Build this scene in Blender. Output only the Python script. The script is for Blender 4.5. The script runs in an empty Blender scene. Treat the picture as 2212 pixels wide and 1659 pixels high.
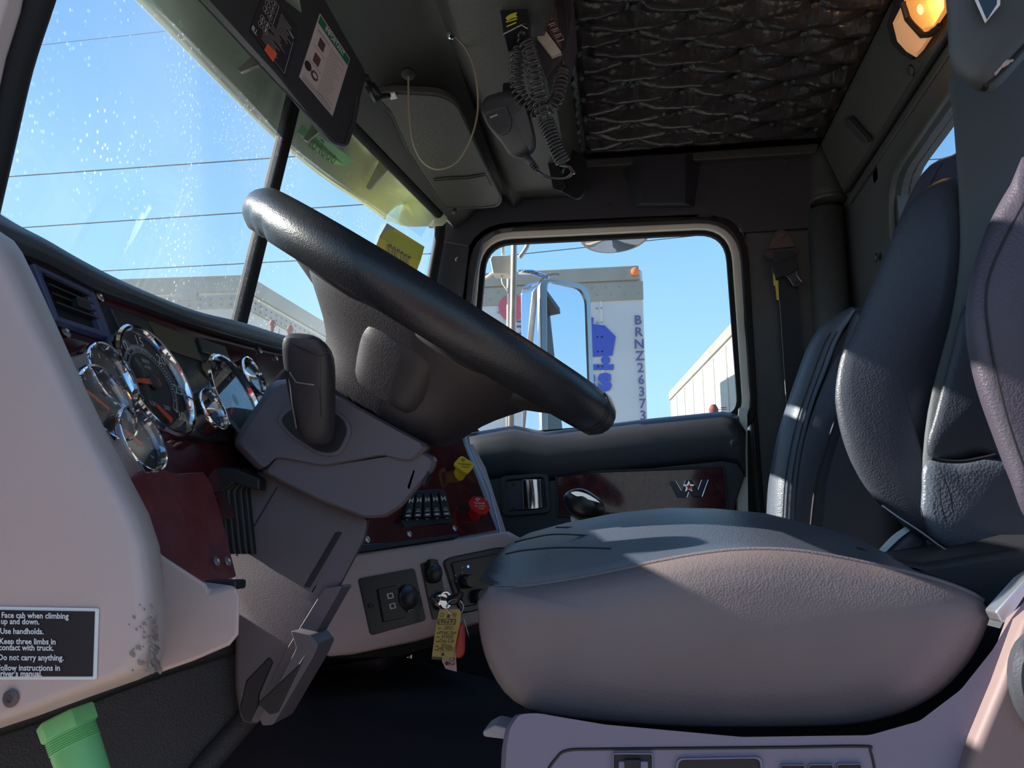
import bpy, bmesh, math, random
from mathutils import Vector, Matrix, noise
random.seed(7)
R = math.radians
scene = bpy.context.scene
# ------------------------------------------------------------------ camera
CZ = 2.0
cam_d = bpy.data.cameras.new('camera'); cam = bpy.data.objects.new('camera', cam_d)
scene.collection.objects.link(cam); scene.camera = cam
cam_d.sensor_fit = 'HORIZONTAL'; cam_d.sensor_width = 36.0
FPX = 1660.0
cam_d.lens = 36.0 * FPX / 2212.0
cam_d.clip_start = 0.02; cam_d.clip_end = 400
YAW, PIT = R(8.4), R(11.0)
cam.location = (0, 0, CZ)
cam.rotation_euler = (R(90) + PIT, 0, YAW)
# ------------------------------------------------------------------ sky, sun, exposure
w = bpy.data.worlds.new('world'); scene.world = w; w.use_nodes = True
nt = w.node_tree; nt.nodes.clear()
wo = nt.nodes.new('ShaderNodeOutputWorld'); bg = nt.nodes.new('ShaderNodeBackground')
tc = nt.nodes.new('ShaderNodeTexCoord'); sx = nt.nodes.new('ShaderNodeSeparateXYZ')
rp = nt.nodes.new('ShaderNodeValToRGB')
nt.links.new(tc.outputs['Generated'], sx.inputs[0]); nt.links.new(sx.outputs['Z'], rp.inputs[0])
nt.links.new(rp.outputs[0], bg.inputs[0]); nt.links.new(bg.outputs[0], wo.inputs[0])
e = rp.color_ramp.elements
e[0].position = 0.0; e[0].color = (0.50, 0.74, 0.90, 1)
e[1].position = 1.0; e[1].color = (0.07, 0.20, 0.52, 1)
x = e.new(0.16); x.color = (0.42, 0.71, 0.93, 1)
x = e.new(0.34); x.color = (0.29, 0.57, 0.87, 1)
x = e.new(0.55); x.color = (0.155, 0.38, 0.74, 1)
bg.inputs[1].default_value = 1.0
SUN_DIR = Vector((-1.0, 0.01, 0.54)).normalized()      # direction towards the sun
sd = bpy.data.lights.new('sun', 'SUN'); so = bpy.data.objects.new('sun', sd)
scene.collection.objects.link(so); sd.energy = 9.5; sd.angle = R(0.55); sd.color = (1.0, 0.94, 0.84)
so.rotation_euler = SUN_DIR.to_track_quat('Z', 'Y').to_euler(); so.location = (0, 0, 8)
scene.view_settings.view_transform = 'Standard'; scene.view_settings.look = 'None'
scene.view_settings.exposure = 0.38; scene.view_settings.gamma = 1.0
scene.view_settings.use_curve_mapping = False
# ------------------------------------------------------------------ pixel -> world helpers
FW = Vector((-math.sin(YAW) * math.cos(PIT), math.cos(YAW) * math.cos(PIT), math.sin(PIT)))
RT = Vector((math.cos(YAW), math.sin(YAW), 0)); UP = RT.cross(FW)
CAM = Vector((0, 0, CZ))
def ray(px, py): return FW + RT * ((px - 1106) / FPX) + UP * ((829.5 - py) / FPX)
def PY(px, py, y): r = ray(px, py); return CAM + r * (y / r.y)
def PX(px, py, x): r = ray(px, py); return CAM + r * (x / r.x)
def PZ(px, py, z): r = ray(px, py); return CAM + r * (z / r.z)          # z relative to camera height
class Plane:
    def __init__(s, p, n): s.p = Vector(p); s.n = Vector(n).normalized()
    def at(s, px, py, off=0.0):
        r = ray(px, py); t = ((s.p + s.n * off - CAM).dot(s.n)) / r.dot(s.n); return CAM + r * t
def V(x, y, z): return Vector((x, y, z + CZ))
# ------------------------------------------------------------------ materials
M = {}
def mat(name, col, rough=0.6, metal=0.0, bump=0.0, scale=300.0, kind='noise', spec=0.5, var=0.0, vscale=6.0,
        coat=0.0, emit=None, estr=1.0, col2=None, dist=0.001, trans=0.0, aniso=None):
    m = bpy.data.materials.new(name); m.use_nodes = True; M[name] = m
    n = m.node_tree.nodes; l = m.node_tree.links; b = n['Principled BSDF']
    b.inputs['Base Color'].default_value = (*col, 1); b.inputs['Roughness'].default_value = rough
    b.inputs['Metallic'].default_value = metal; b.inputs['Specular IOR Level'].default_value = spec
    b.inputs['Coat Weight'].default_value = coat; b.inputs['Coat Roughness'].default_value = 0.04
    b.inputs['Transmission Weight'].default_value = trans
    if emit: b.inputs['Emission Color'].default_value = (*emit, 1); b.inputs['Emission Strength'].default_value = estr
    t = n.new('ShaderNodeTexCoord')
    if bump > 0:
        if kind == 'leather':
            v = n.new('ShaderNodeTexVoronoi'); v.inputs['Scale'].default_value = scale
            nz = n.new('ShaderNodeTexNoise'); nz.inputs['Scale'].default_value = scale * 0.35; nz.inputs['Detail'].default_value = 3
            ad = n.new('ShaderNodeMath'); ad.operation = 'ADD'
            l.new(t.outputs['Object'], v.inputs['Vector']); l.new(t.outputs['Object'], nz.inputs['Vector'])
            l.new(v.outputs['Distance'], ad.inputs[0]); l.new(nz.outputs[0], ad.inputs[1]); src = ad.outputs[0]
        else:
            nz = n.new('ShaderNodeTexNoise'); nz.inputs['Scale'].default_value = scale; nz.inputs['Detail'].default_value = 3
            l.new(t.outputs['Object'], nz.inputs['Vector']); src = nz.outputs[0]
        bp = n.new('ShaderNodeBump'); bp.inputs['Strength'].default_value = bump; bp.inputs['Distance'].default_value = dist
        l.new(src, bp.inputs['Height']); l.new(bp.outputs[0], b.inputs['Normal'])
    if var > 0 or col2:
        nz = n.new('ShaderNodeTexNoise'); nz.inputs['Scale'].default_value = vscale; nz.inputs['Detail'].default_value = 5
        mx = n.new('ShaderNodeMix'); mx.data_type = 'RGBA'
        c2 = col2 if col2 else tuple(c * (1 - var) for c in col)
        mx.inputs[6].default_value = (*col, 1); mx.inputs[7].default_value = (*c2, 1)
        cr = n.new('ShaderNodeMapRange'); cr.inputs[1].default_value = 0.35; cr.inputs[2].default_value = 0.65
        l.new(t.outputs['Object'], nz.inputs['Vector']); l.new(nz.outputs[0], cr.inputs[0]); l.new(cr.outputs[0], mx.inputs[0])
        l.new(mx.outputs[2], b.inputs['Base Color'])
    return m
mat('black_vinyl', (0.052, 0.055, 0.060), 0.42, bump=0.35, scale=420, kind='leather')
mat('header_vinyl', (0.066, 0.072, 0.068), 0.45, bump=0.30, scale=260, kind='leather')
mat('tufted_vinyl', (0.034, 0.032, 0.031), 0.23, bump=0.4, scale=70, dist=0.003)
mat('wall_vinyl', (0.078, 0.084, 0.092), 0.5, bump=0.45, scale=160, kind='leather')
mat('door_plastic', (0.030, 0.034, 0.046), 0.5, bump=0.3, scale=500)
mat('trim_plastic', (0.046, 0.047, 0.060), 0.5, bump=0.25, scale=500)
mat('side_brown_lit', (0.22, 0.15, 0.145), 0.6, bump=0.1, scale=700)  # brown light on the cover is put into its colour
mat('seat_leather_lit', (0.185, 0.142, 0.142), 0.50, bump=0.32, scale=520, kind='leather', var=0.12, vscale=9, dist=0.0006)  # cushion leather with the light on its side put into the colour
mat('seat_leather_shade', (0.060, 0.068, 0.092), 0.40, bump=0.4, scale=520, kind='leather', dist=0.0006)  # same cushion leather, shade on top put in as darker blue
mat('back_leather', (0.054, 0.058, 0.078), 0.45, bump=0.45, scale=480, kind='leather', dist=0.0006)
mat('bolster_leather', (0.074, 0.060, 0.086), 0.48, bump=0.5, scale=420, kind='leather', var=0.15, vscale=8, dist=0.0006)
mat('headrest_fabric', (0.085, 0.092, 0.100), 0.7, bump=0.4, scale=500)
mat('far_seat_leather', (0.10, 0.115, 0.15), 0.42, bump=0.4, scale=330, kind='leather')
mat('far_seat_fabric', (0.22, 0.21, 0.19), 0.6, bump=0.5, scale=300, kind='leather')
mat('wheel_leather', (0.020, 0.020, 0.024), 0.33, bump=0.4, scale=620, kind='leather', dist=0.0004)
mat('hub_plastic', (0.044, 0.040, 0.045), 0.52, bump=0.15, scale=520, kind='leather')
mat('column_plastic', (0.115, 0.100, 0.118), 0.52, bump=0.25, scale=700)
mat('base_plastic', (0.20, 0.172, 0.235), 0.6, bump=0.2, scale=900)
mat('stalk_plastic', (0.032, 0.030, 0.036), 0.42, bump=0.2, scale=800)
mat('dark_recess', (0.012, 0.012, 0.016), 0.6)
mat('rubber', (0.014, 0.013, 0.016), 0.55)
mat('gasket', (0.020, 0.019, 0.020), 0.6, spec=0.15, bump=0.3, scale=200)
mat('dash_pad', (0.050, 0.058, 0.070), 0.45, bump=0.35, scale=500, kind='leather')
mat('wood_gloss', (0.105, 0.018, 0.022), 0.10, coat=1.0, col2=(0.050, 0.010, 0.014), vscale=40, spec=0.6)
mat('wood_dull', (0.20, 0.045, 0.050), 0.32, coat=0.3, col2=(0.14, 0.032, 0.038), vscale=40)
mat('cluster_black', (0.022, 0.024, 0.028), 0.28)
mat('bezel_blue', (0.075, 0.080, 0.165), 0.4)
mat('beige_panel', (0.52, 0.41, 0.395), 0.5, bump=0.12, scale=700, kind='leather', var=0.06, vscale=5)
mat('grey_panel', (0.40, 0.36, 0.37), 0.5, bump=0.2, scale=600)
mat('scuff', (0.27, 0.22, 0.19), 0.7)
mat('chrome', (0.86, 0.86, 0.90), 0.06, 1.0)
mat('steel', (0.55, 0.54, 0.52), 0.30, 1.0)
mat('satin', (0.50, 0.50, 0.55), 0.38, 0.9)
mat('dial_black', (0.030, 0.030, 0.032), 0.5)
mat('dial_grey', (0.20, 0.20, 0.22), 0.5)
mat('print_white', (0.80, 0.80, 0.80), 0.5)
mat('print_grey', (0.35, 0.33, 0.32), 0.5)
mat('print_black', (0.015, 0.015, 0.015), 0.5)
mat('needle', (0.95, 0.11, 0.03), 0.4)
mat('label_paper', (0.56, 0.44, 0.42), 0.6)
mat('label_black', (0.022, 0.018, 0.022), 0.4)
mat('label_green', (0.0, 0.13, 0.065), 0.5)
mat('label_orange', (0.85, 0.12, 0.04), 0.5)
mat('label_brown', (0.10, 0.04, 0.04), 0.5)
mat('label_blue', (0.05, 0.12, 0.5), 0.5)
mat('amber_display', (0.075, 0.060, 0.030), 0.3)
mat('yellow_plastic', (0.85, 0.60, 0.05), 0.35)
mat('red_plastic', (0.60, 0.018, 0.018), 0.35)
mat('tag_yellow', (0.85, 0.66, 0.05), 0.45)
mat('tag_pink', (0.72, 0.50, 0.46), 0.5)
mat('fob_red', (0.62, 0.07, 0.07), 0.35)
mat('lit_blue', (0.02, 0.1, 0.8), 0.4, emit=(0.02, 0.16, 1.0), estr=3.0)
mat('carpet', (0.018, 0.018, 0.028), 0.85, bump=0.6, scale=500, dist=0.002)
mat('kick_rubber', (0.042, 0.038, 0.040), 0.6, bump=0.5, scale=420, kind='leather', dist=0.001)
mat('cap_green', (0.19, 0.60, 0.25), 0.5)
mat('cream_frame', (0.86, 0.84, 0.75), 0.4)
mat('white_frame', (0.78, 0.78, 0.76), 0.35)
mat('antenna_wire', (0.34, 0.29, 0.19), 0.4)
mat('cord_black', (0.055, 0.052, 0.055), 0.24)
mat('mic_plastic', (0.034, 0.034, 0.038), 0.38, bump=0.2, scale=500)
mat('silver_plate', (0.72, 0.68, 0.58), 0.45, 0.2, var=0.15, vscale=30)
mat('copper_fin', (0.45, 0.36, 0.34), 0.35, 0.8)
mat('radio_black', (0.014, 0.016, 0.018), 0.3)
mat('logo_yellow', (0.60, 0.62, 0.04), 0.5)
mat('visor_dark', (0.024, 0.022, 0.028), 0.5, bump=0.3, scale=400)
mat('visor_vinyl', (0.072, 0.078, 0.068), 0.40, bump=0.5, scale=110, dist=0.002)
mat('belt_web', (0.020, 0.026, 0.034), 0.6, bump=0.3, scale=900)
mat('bracket_brown', (0.12, 0.085, 0.082), 0.5)
mat('yellow_tag', (0.75, 0.62, 0.10), 0.5)
mat('lamp_lens', (0.95, 0.50, 0.17), 0.35, emit=(1.0, 0.36, 0.08), estr=0.50)
mat('lamp_bulb', (1.0, 0.6, 0.2), 0.3, emit=(1.0, 0.55, 0.12), estr=2.6)
mat('lamp_lens_dim', (0.80, 0.52, 0.34), 0.35, emit=(1.0, 0.45, 0.18), estr=0.28)
mat('star_red', (0.65, 0.02, 0.03), 0.3)
mat('emblem_navy', (0.012, 0.014, 0.045), 0.2)
mat('asphalt', (0.50, 0.44, 0.36), 0.9, bump=0.5, scale=8, var=0.3, vscale=0.8, dist=0.02)
mat('trailer_white', (0.66, 0.66, 0.66), 0.5, var=0.14, vscale=0.9)
mat('trailer_cream', (0.62, 0.60, 0.52), 0.5, var=0.10, vscale=0.9)
mat('trailer_rail', (0.42, 0.38, 0.31), 0.45, 0.2, var=0.2, vscale=2)
mat('rivet', (0.35, 0.33, 0.31), 0.5, 0.5)
mat('truck_red', (0.55, 0.03, 0.03), 0.35)
mat('decal_red', (0.62, 0.12, 0.15), 0.5)
mat('decal_navy', (0.10, 0.10, 0.28), 0.5)
mat('decal_blue', (0.04, 0.08, 0.46), 0.5)
mat('rust', (0.22, 0.055, 0.045), 0.8)
mat('orange_lamp', (0.95, 0.24, 0.05), 0.4)
mat('mirror_glass', (0.92, 0.94, 0.95), 0.01, 1.0)
mat('wire_dark', (0.02, 0.03, 0.04), 0.6)
mat('pole_wood', (0.30, 0.22, 0.14), 0.8)
mat('reflected_letters', (0.05, 0.12, 0.03), 0.9)  # letters of the mirrored sign, painted dark green
mat('visor_steel_reflection', (0.74, 0.84, 0.60), 0.22, 0.40, bump=0.15, scale=9, dist=0.004)  # green of the mirrored surroundings put into the steel's colour
mat('visor_sign_reflection', (0.22, 0.52, 0.22), 0.4, 0.3)  # green sign mirrored in the visor, painted as a colour
mat('cloth_white', (0.8, 0.8, 0.8), 0.6)
mat('far_green', (0.16, 0.30, 0.09), 0.9, var=0.3, vscale=2)
# real thin glass: mostly clear, reflects by Fresnel, faint dust
def glass(name, tint, dust=0.0, spots=False, refl=1.0):
    m = bpy.data.materials.new(name); m.use_nodes = True; M[name] = m
    n = m.node_tree.nodes; l = m.node_tree.links; n.clear()
    o = n.new('ShaderNodeOutputMaterial'); tr = n.new('ShaderNodeBsdfTransparent'); gl = n.new('ShaderNodeBsdfGlossy')
    tr.inputs[0].default_value = (*tint, 1); gl.inputs[1].default_value = 0.0
    fr = n.new('ShaderNodeLayerWeight'); fr.inputs[0].default_value = 0.5
    pw = n.new('ShaderNodeMath'); pw.operation = 'POWER'; pw.inputs[1].default_value = 4.5; l.new(fr.outputs['Facing'], pw.inputs[0])
    mu = n.new('ShaderNodeMath'); mu.operation = 'MULTIPLY_ADD'; mu.inputs[1].default_value = refl; mu.inputs[2].default_value = 0.03 * refl
    mx = n.new('ShaderNodeMixShader'); l.new(pw.outputs[0], mu.inputs[0]); l.new(mu.outputs[0], mx.inputs[0])
    l.new(tr.outputs[0], mx.inputs[1]); l.new(gl.outputs[0], mx.inputs[2]); out = mx.outputs[0]
    if dust > 0:
        df = n.new('ShaderNodeBsdfDiffuse'); df.inputs[0].default_value = (0.75, 0.78, 0.8, 1)
        tl = n.new('ShaderNodeBsdfTranslucent'); tl.inputs[0].default_value = (0.8, 0.85, 0.9, 1)
        ad = n.new('ShaderNodeMixShader'); ad.inputs[0].default_value = 0.6
        l.new(df.outputs[0], ad.inputs[1]); l.new(tl.outputs[0], ad.inputs[2])
        m2 = n.new('ShaderNodeMixShader'); t = n.new('ShaderNodeTexCoord')
        nz = n.new('ShaderNodeTexNoise'); nz.inputs['Scale'].default_value = 3.0; nz.inputs['Detail'].default_value = 4
        l.new(t.outputs['Object'], nz.inputs['Vector'])
        mr = n.new('ShaderNodeMapRange'); mr.inputs[1].default_value = 0.3; mr.inputs[2].default_value = 0.75
        mr.inputs[3].default_value = dust * 0.3; mr.inputs[4].default_value = dust
        l.new(nz.outputs[0], mr.inputs[0]); fac = mr.outputs[0]
        if spots:
            vo = n.new('ShaderNodeTexVoronoi'); vo.inputs['Scale'].default_value = 95
            l.new(t.outputs['Object'], vo.inputs['Vector'])
            m3 = n.new('ShaderNodeMapRange'); m3.inputs[1].default_value = 0.10; m3.inputs[2].default_value = 0.24
            m3.inputs[3].default_value = 0.26; m3.inputs[4].default_value = 0.0
            l.new(vo.outputs['Distance'], m3.inputs[0])
            n2 = n.new('ShaderNodeTexNoise'); n2.inputs['Scale'].default_value = 9.0; l.new(t.outputs['Object'], n2.inputs['Vector'])
            m4 = n.new('ShaderNodeMapRange'); m4.inputs[1].default_value = 0.42; m4.inputs[2].default_value = 0.66
            l.new(n2.outputs[0], m4.inputs[0])
            mm = n.new('ShaderNodeMath'); mm.operation = 'MULTIPLY'; l.new(m3.outputs[0], mm.inputs[0]); l.new(m4.outputs[0], mm.inputs[1])
            aa = n.new('ShaderNodeMath'); aa.operation = 'ADD'; l.new(mm.outputs[0], aa.inputs[0]); l.new(fac, aa.inputs[1]); fac = aa.outputs[0]
        l.new(fac, m2.inputs[0]); l.new(out, m2.inputs[1]); l.new(ad.outputs[0], m2.inputs[2]); out = m2.outputs[0]
    l.new(out, o.inputs[0])
glass('windshield_glass', (0.97, 0.99, 1.0), 0.05, True, 0.22)
glass('door_glass', (0.96, 0.98, 1.0), 0.03, False, 0.3)
glass('rear_glass', (0.90, 0.95, 1.0), 0.0, False, 0.5)
glass('gauge_glass', (0.95, 0.96, 0.98), 0.0, False, 1.0)
glass('clear_sleeve', (0.92, 0.92, 0.9), 0.08, False, 1.0)
# ------------------------------------------------------------------ object helpers
WL = {}
def link(name, bm, m, parent=None, smooth=False, bevel=0.0, bseg=2, sub=0, solid=0.0, auto=None, label=None, cat=None, group=None, kind=None):
    me = bpy.data.meshes.new(name) if not isinstance(bm, bpy.types.Mesh) else bm
    if not isinstance(bm, bpy.types.Mesh):
        bmesh.ops.recalc_face_normals(bm, faces=bm.faces)
        bm.to_mesh(me); bm.free()
    c = Vector((0, 0, 0))
    if len(me.vertices):
        lo = Vector([min(v.co[i] for v in me.vertices) for i in range(3)]); hi = Vector([max(v.co[i] for v in me.vertices) for i in range(3)])
        c = (lo + hi) / 2
        me.transform(Matrix.Translation(-c))
    ob = bpy.data.objects.new(name, me); scene.collection.objects.link(ob)
    me.materials.append(M[m])
    if smooth:
        for p in me.polygons: p.use_smooth = True
    if auto is not None:
        for p in me.polygons: p.use_smooth = True
        try: me.set_sharp_from_angle(angle=R(auto))
        except Exception: pass
    if parent is not None: ob.parent = parent; ob.location = c - WL[parent.name]
    else: ob.location = c
    WL[ob.name] = c
    if solid: md = ob.modifiers.new('solid', 'SOLIDIFY'); md.thickness = solid; md.offset = 0
    if sub: md = ob.modifiers.new('sub', 'SUBSURF'); md.levels = sub; md.render_levels = sub
    if bevel:
        md = ob.modifiers.new('bevel', 'BEVEL'); md.width = bevel; md.segments = bseg; md.limit_method = 'ANGLE'; md.angle_limit = R(35)
        for p in me.polygons: p.use_smooth = True
        md.harden_normals = True
    tag(ob, label, cat, group, kind)
    return ob
def tag(o, label=None, cat=None, group=None, kind=None):
    if label: o['label'] = label
    if cat: o['category'] = cat
    if group: o['group'] = group
    if kind: o['kind'] = kind
    return o
def empty(name, loc, label, cat, group=None, kind=None):
    o = bpy.data.objects.new(name, None); scene.collection.objects.link(o); o.location = loc; o.empty_display_size = 0.05
    WL[o.name] = Vector(loc); return tag(o, label, cat, group, kind)
def inst(src, name, loc, parent, mtx=None):
    o = bpy.data.objects.new(name, src.data); scene.collection.objects.link(o)
    for md in src.modifiers:
        n = o.modifiers.new(md.name, md.type)
        if md.type == 'BEVEL': n.width = md.width; n.segments = md.segments; n.limit_method = 'ANGLE'; n.angle_limit = md.angle_limit
    if parent is not None: o.parent = parent; o.location = Vector(loc) - WL[parent.name]
    else: o.location = loc
    if mtx: o.rotation_euler = mtx.to_euler()
    WL[o.name] = Vector(loc); return o
def B(): return bmesh.new()
def frame(n, up=Vector((0, 0, 1))):
    n = Vector(n).normalized(); u = up.cross(n)
    if u.length < 1e-4: u = Vector((1, 0, 0))
    u.normalize(); v = n.cross(u).normalized(); return u, v, n
def box(bm, c, s, u=Vector((1, 0, 0)), v=Vector((0, 1, 0)), n=Vector((0, 0, 1))):
    vs = [bm.verts.new(Vector(c) + u * (s[0] * a / 2) + v * (s[1] * b / 2) + n * (s[2] * d / 2)) for d in (-1, 1) for b in (-1, 1) for a in (-1, 1)]
    for f in ((0, 2, 3, 1), (4, 5, 7, 6), (0, 1, 5, 4), (2, 6, 7, 3), (0, 4, 6, 2), (1, 3, 7, 5)): bm.faces.new([vs[i] for i in f])
    return bm
def prism(bm, pts, ext, ext2=None):
    a = [bm.verts.new(p) for p in pts]; b = [bm.verts.new(Vector(p) + (ext if not callable(ext) else ext(i))) for i, p in enumerate(pts)]
    n = len(a); bm.faces.new(a); bm.faces.new(b[::-1])
    for i in range(n): bm.faces.new((a[i], a[(i + 1) % n], b[(i + 1) % n], b[i]))
    return bm
def tube(bm, pts, r, seg=8, closed=False):
    pts = [Vector(p) for p in pts]; n = len(pts); rings = []; prev = None
    for i, p in enumerate(pts):
        if closed: t = pts[(i + 1) % n] - pts[i - 1]
        else: t = pts[min(i + 1, n - 1)] - pts[max(i - 1, 0)]
        t.normalize()
        if prev is None: u = t.orthogonal().normalized()
        else:
            u = prev - t * prev.dot(t)
            if u.length < 1e-6: u = t.orthogonal()
            u.normalize()
        prev = u; v = t.cross(u); rr = r[i] if isinstance(r, (list, tuple)) else r
        rings.append([bm.verts.new(p + (u * math.cos(2 * math.pi * k / seg) + v * math.sin(2 * math.pi * k / seg)) * rr) for k in range(seg)])
    m = n if closed else n - 1
    for i in range(m):
        A, C = rings[i], rings[(i + 1) % n]
        for k in range(seg): bm.faces.new((A[k], A[(k + 1) % seg], C[(k + 1) % seg], C[k]))
    if not closed: bm.faces.new(rings[0][::-1]); bm.faces.new(rings[-1])
    return bm
def lathe(bm, o, ax, prof, seg=32, capa=True, capb=True, sq=None):
    u, v, n = frame(ax); rings = []
    for (r, h) in prof:
        ring = []
        for k in range(seg):
            a = 2 * math.pi * k / seg
            ring.append(bm.verts.new(Vector(o) + n * h + (u * math.cos(a) + v * math.sin(a)) * max(r, 1e-5)))
        rings.append(ring)
    for i in range(len(rings) - 1):
        for k in range(seg): bm.faces.new((rings[i][k], rings[i][(k + 1) % seg], rings[i + 1][(k + 1) % seg], rings[i + 1][k]))
    if capa: bm.faces.new(rings[0][::-1])
    if capb: bm.faces.new(rings[-1])
    return bm
def loft(bm, rows, closed=True, cap=True):
    R_ = [[bm.verts.new(p) for p in row] for row in rows]
    n = len(R_[0]); m = n if closed else n - 1
    for i in range(len(R_) - 1):
        for k in range(m):
            try: bm.faces.new((R_[i][k], R_[i][(k + 1) % n], R_[i + 1][(k + 1) % n], R_[i + 1][k]))
            except ValueError: pass
    if cap and closed: bm.faces.new(R_[0][::-1]); bm.faces.new(R_[-1])
    return bm
def cr(pts, n=6, closed=False):
    """Catmull-Rom through points (any tuples / Vectors)."""
    P = [Vector(p) for p in pts]; out = []; N = len(P)
    rng = N if closed else N - 1
    for i in range(rng):
        p1, p2 = P[i], P[(i + 1) % N]
        p0 = P[i - 1] if (closed or i > 0) else p1; p3 = P[(i + 2) % N] if (closed or i + 2 < N) else p2
        for k in range(n):
            t = k / n
            out.append(0.5 * ((2 * p1) + (p2 - p0) * t + (2 * p0 - 5 * p1 + 4 * p2 - p3) * t * t + (3 * p1 - p0 - 3 * p2 + p3) * t ** 3))
    if not closed: out.append(P[-1])
    return out
def roundpoly(pts, r, seg=4):
    """2D polygon with rounded corners; r a number or a list"""
    out = []; n = len(pts)
    for i in range(n):
        p = Vector(pts[i]); a = Vector(pts[i - 1]) - p; b = Vector(pts[(i + 1) % n]) - p
        rr = r[i] if isinstance(r, (list, tuple)) else r
        rr = min(rr, a.length * 0.48, b.length * 0.48)
        if rr <= 0: out.append(p); continue
        A = p + a.normalized() * rr; C = p + b.normalized() * rr
        for k in range(seg + 1):
            t = k / seg; out.append(A * (1 - t) ** 2 + p * 2 * t * (1 - t) + C * t * t)
    return out
def resample(pts, n):
    P = [Vector(p) for p in pts] + [Vector(pts[0])]; L = [0]
    for i in range(len(P) - 1): L.append(L[-1] + (P[i + 1] - P[i]).length)
    out = []; j = 0
    for k in range(n):
        s = L[-1] * k / n
        while L[j + 1] < s: j += 1
        t = (s - L[j]) / max(1e-9, L[j + 1] - L[j]); out.append(P[j].lerp(P[j + 1], t))
    return out
def pillow(bm, outline, n, front, back, rings=5, p=0.5, inset=1.0):
    """closed puffed body from an outline: bulges front along n, back along -n"""
    O = [Vector(q) for q in outline]; c = sum(O, Vector()) / len(O); n = Vector(n).normalized(); rows = []
    for i in range(rings, 0, -1):
        t = i / rings; ang = t * math.pi / 2; s = math.cos(ang) ** p if i < rings else 0.02
        rows.append([c + (q - c) * s - n * back * math.sin(ang) ** 1.0 for q in O])
    rows.append(O)
    for i in range(1, rings + 1):
        t = i / rings; ang = t * math.pi / 2; s = math.cos(ang) ** p if i < rings else 0.02
        rows.append([c + (q - c) * s + n * front * math.sin(ang) for q in O])
    return loft(bm, rows)
def ring(bm, outer, inner, ext):
    n = len(outer); a = [bm.verts.new(p) for p in outer]; b = [bm.verts.new(p) for p in inner]
    c = [bm.verts.new(Vector(p) + ext) for p in outer]; d = [bm.verts.new(Vector(p) + ext) for p in inner]
    for i in range(n):
        j = (i + 1) % n
        for q in ((a[i], a[j], b[j], b[i]), (c[i], d[i], d[j], c[j]), (a[i], c[i], c[j], a[j]), (b[i], b[j], d[j], d[i])): bm.faces.new(q)
    return bm
def lettering(name, s, size, o, xd, yd, m, parent=None, ext=0.0004, align='CENTER', sp=1.0, bold=0.0, **kw):
    """text laid on a plane: o centre, xd / yd reading and up directions (not nec. orthogonal)"""
    cu = bpy.data.curves.new(name, 'FONT'); cu.body = s; cu.size = 1.0; cu.align_x = align; cu.align_y = 'CENTER'; cu.extrude = 0.0; cu.offset = bold
    cu.resolution_u = 2; cu.space_character = sp
    ob = bpy.data.objects.new(name, cu); scene.collection.objects.link(ob)
    dg = bpy.context.evaluated_depsgraph_get(); dg.update()
    me = bpy.data.meshes.new_from_object(ob.evaluated_get(dg)); bpy.data.objects.remove(ob); bpy.data.curves.remove(cu)
    bm = B(); bm.from_mesh(me); bpy.data.meshes.remove(me)
    xd = Vector(xd); yd = Vector(yd); nn = xd.cross(yd).normalized()
    for v in bm.verts: v.co = Vector(o) + xd.normalized() * (v.co.x * size) + yd * (v.co.y * size / yd.length) + nn * ext
    me = bpy.data.meshes.new(name); bm.to_mesh(me); bm.free()
    return link(name, me, m, parent, **kw)
class Quad:
    """a flat panel given by 4 image corners (TL, TR, BR, BL) lying on a plane; u right, v down"""
    def __init__(s, plane, c, off=0.0): s.c = [plane.at(*q, off) for q in c]; s.n = plane.n
    def at(s, u, v, off=0.0):
        a = s.c[0].lerp(s.c[1], u); b = s.c[3].lerp(s.c[2], u); return a.lerp(b, v) + s.n * off
    def xd(s, v=0.5): return s.c[0].lerp(s.c[3], v) - s.c[1].lerp(s.c[2], v)
    def patch(s, bm, u0, v0, u1, v1, off=0.001, th=0.0008):
        pts = [s.at(u0, v0, off), s.at(u1, v0, off), s.at(u1, v1, off), s.at(u0, v1, off)]
        return prism(bm, pts, s.n * -th)
    def text(s, name, t, u, v, h, m, parent, off=0.0015, align='CENTER', sp=1.0, bold=0.0, **kw):
        """h = letter size as a fraction of the panel's height"""
        X = (s.at(1, v) - s.at(0, v)); Y = (s.at(u, 0) - s.at(u, 1)); H = Y.length
        return lettering(name, t, h * H * 1.35, s.at(u, v, off), X, Y, m, parent, ext=0, align=align, sp=sp, bold=bold, **kw)
def screw(parent, p, n, r=0.007, m='steel', name='screw'):
    u, v, nn = frame(n); bm = B()
    lathe(bm, p, nn, [(r, 0), (r, 0.0008), (r * 0.75, 0.0016), (r * 0.45, 0.0018), (r * 0.35, 0.0004)], 14)
    return link(name, bm, m, parent, auto=40)
# ================================================================== THE SETTING
# ground
bm = B(); box(bm, V(5, 20, -2.05), (160, 160, 0.1)); link('ground', bm, 'asphalt', kind='structure')
# --- floor of the cab and engine hump
bm = B(); box(bm, V(0.05, 1.38, -0.80), (1.25, 1.75, 0.05)); floor = link('floor', bm, 'carpet', kind='structure')
bm = B()
prism(bm, [V(-0.62, 1.08, -0.78), V(-0.62, 1.13, -0.30), V(-0.62, 1.22, -0.24), V(-0.62, 1.75, -0.24), V(-0.62, 1.86, -0.34), V(-0.62, 1.92, -0.78)], Vector((0.55, 0, -0.12)))
link('engine_hump', bm, 'carpet', floor, bevel=0.03, bseg=4)
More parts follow.
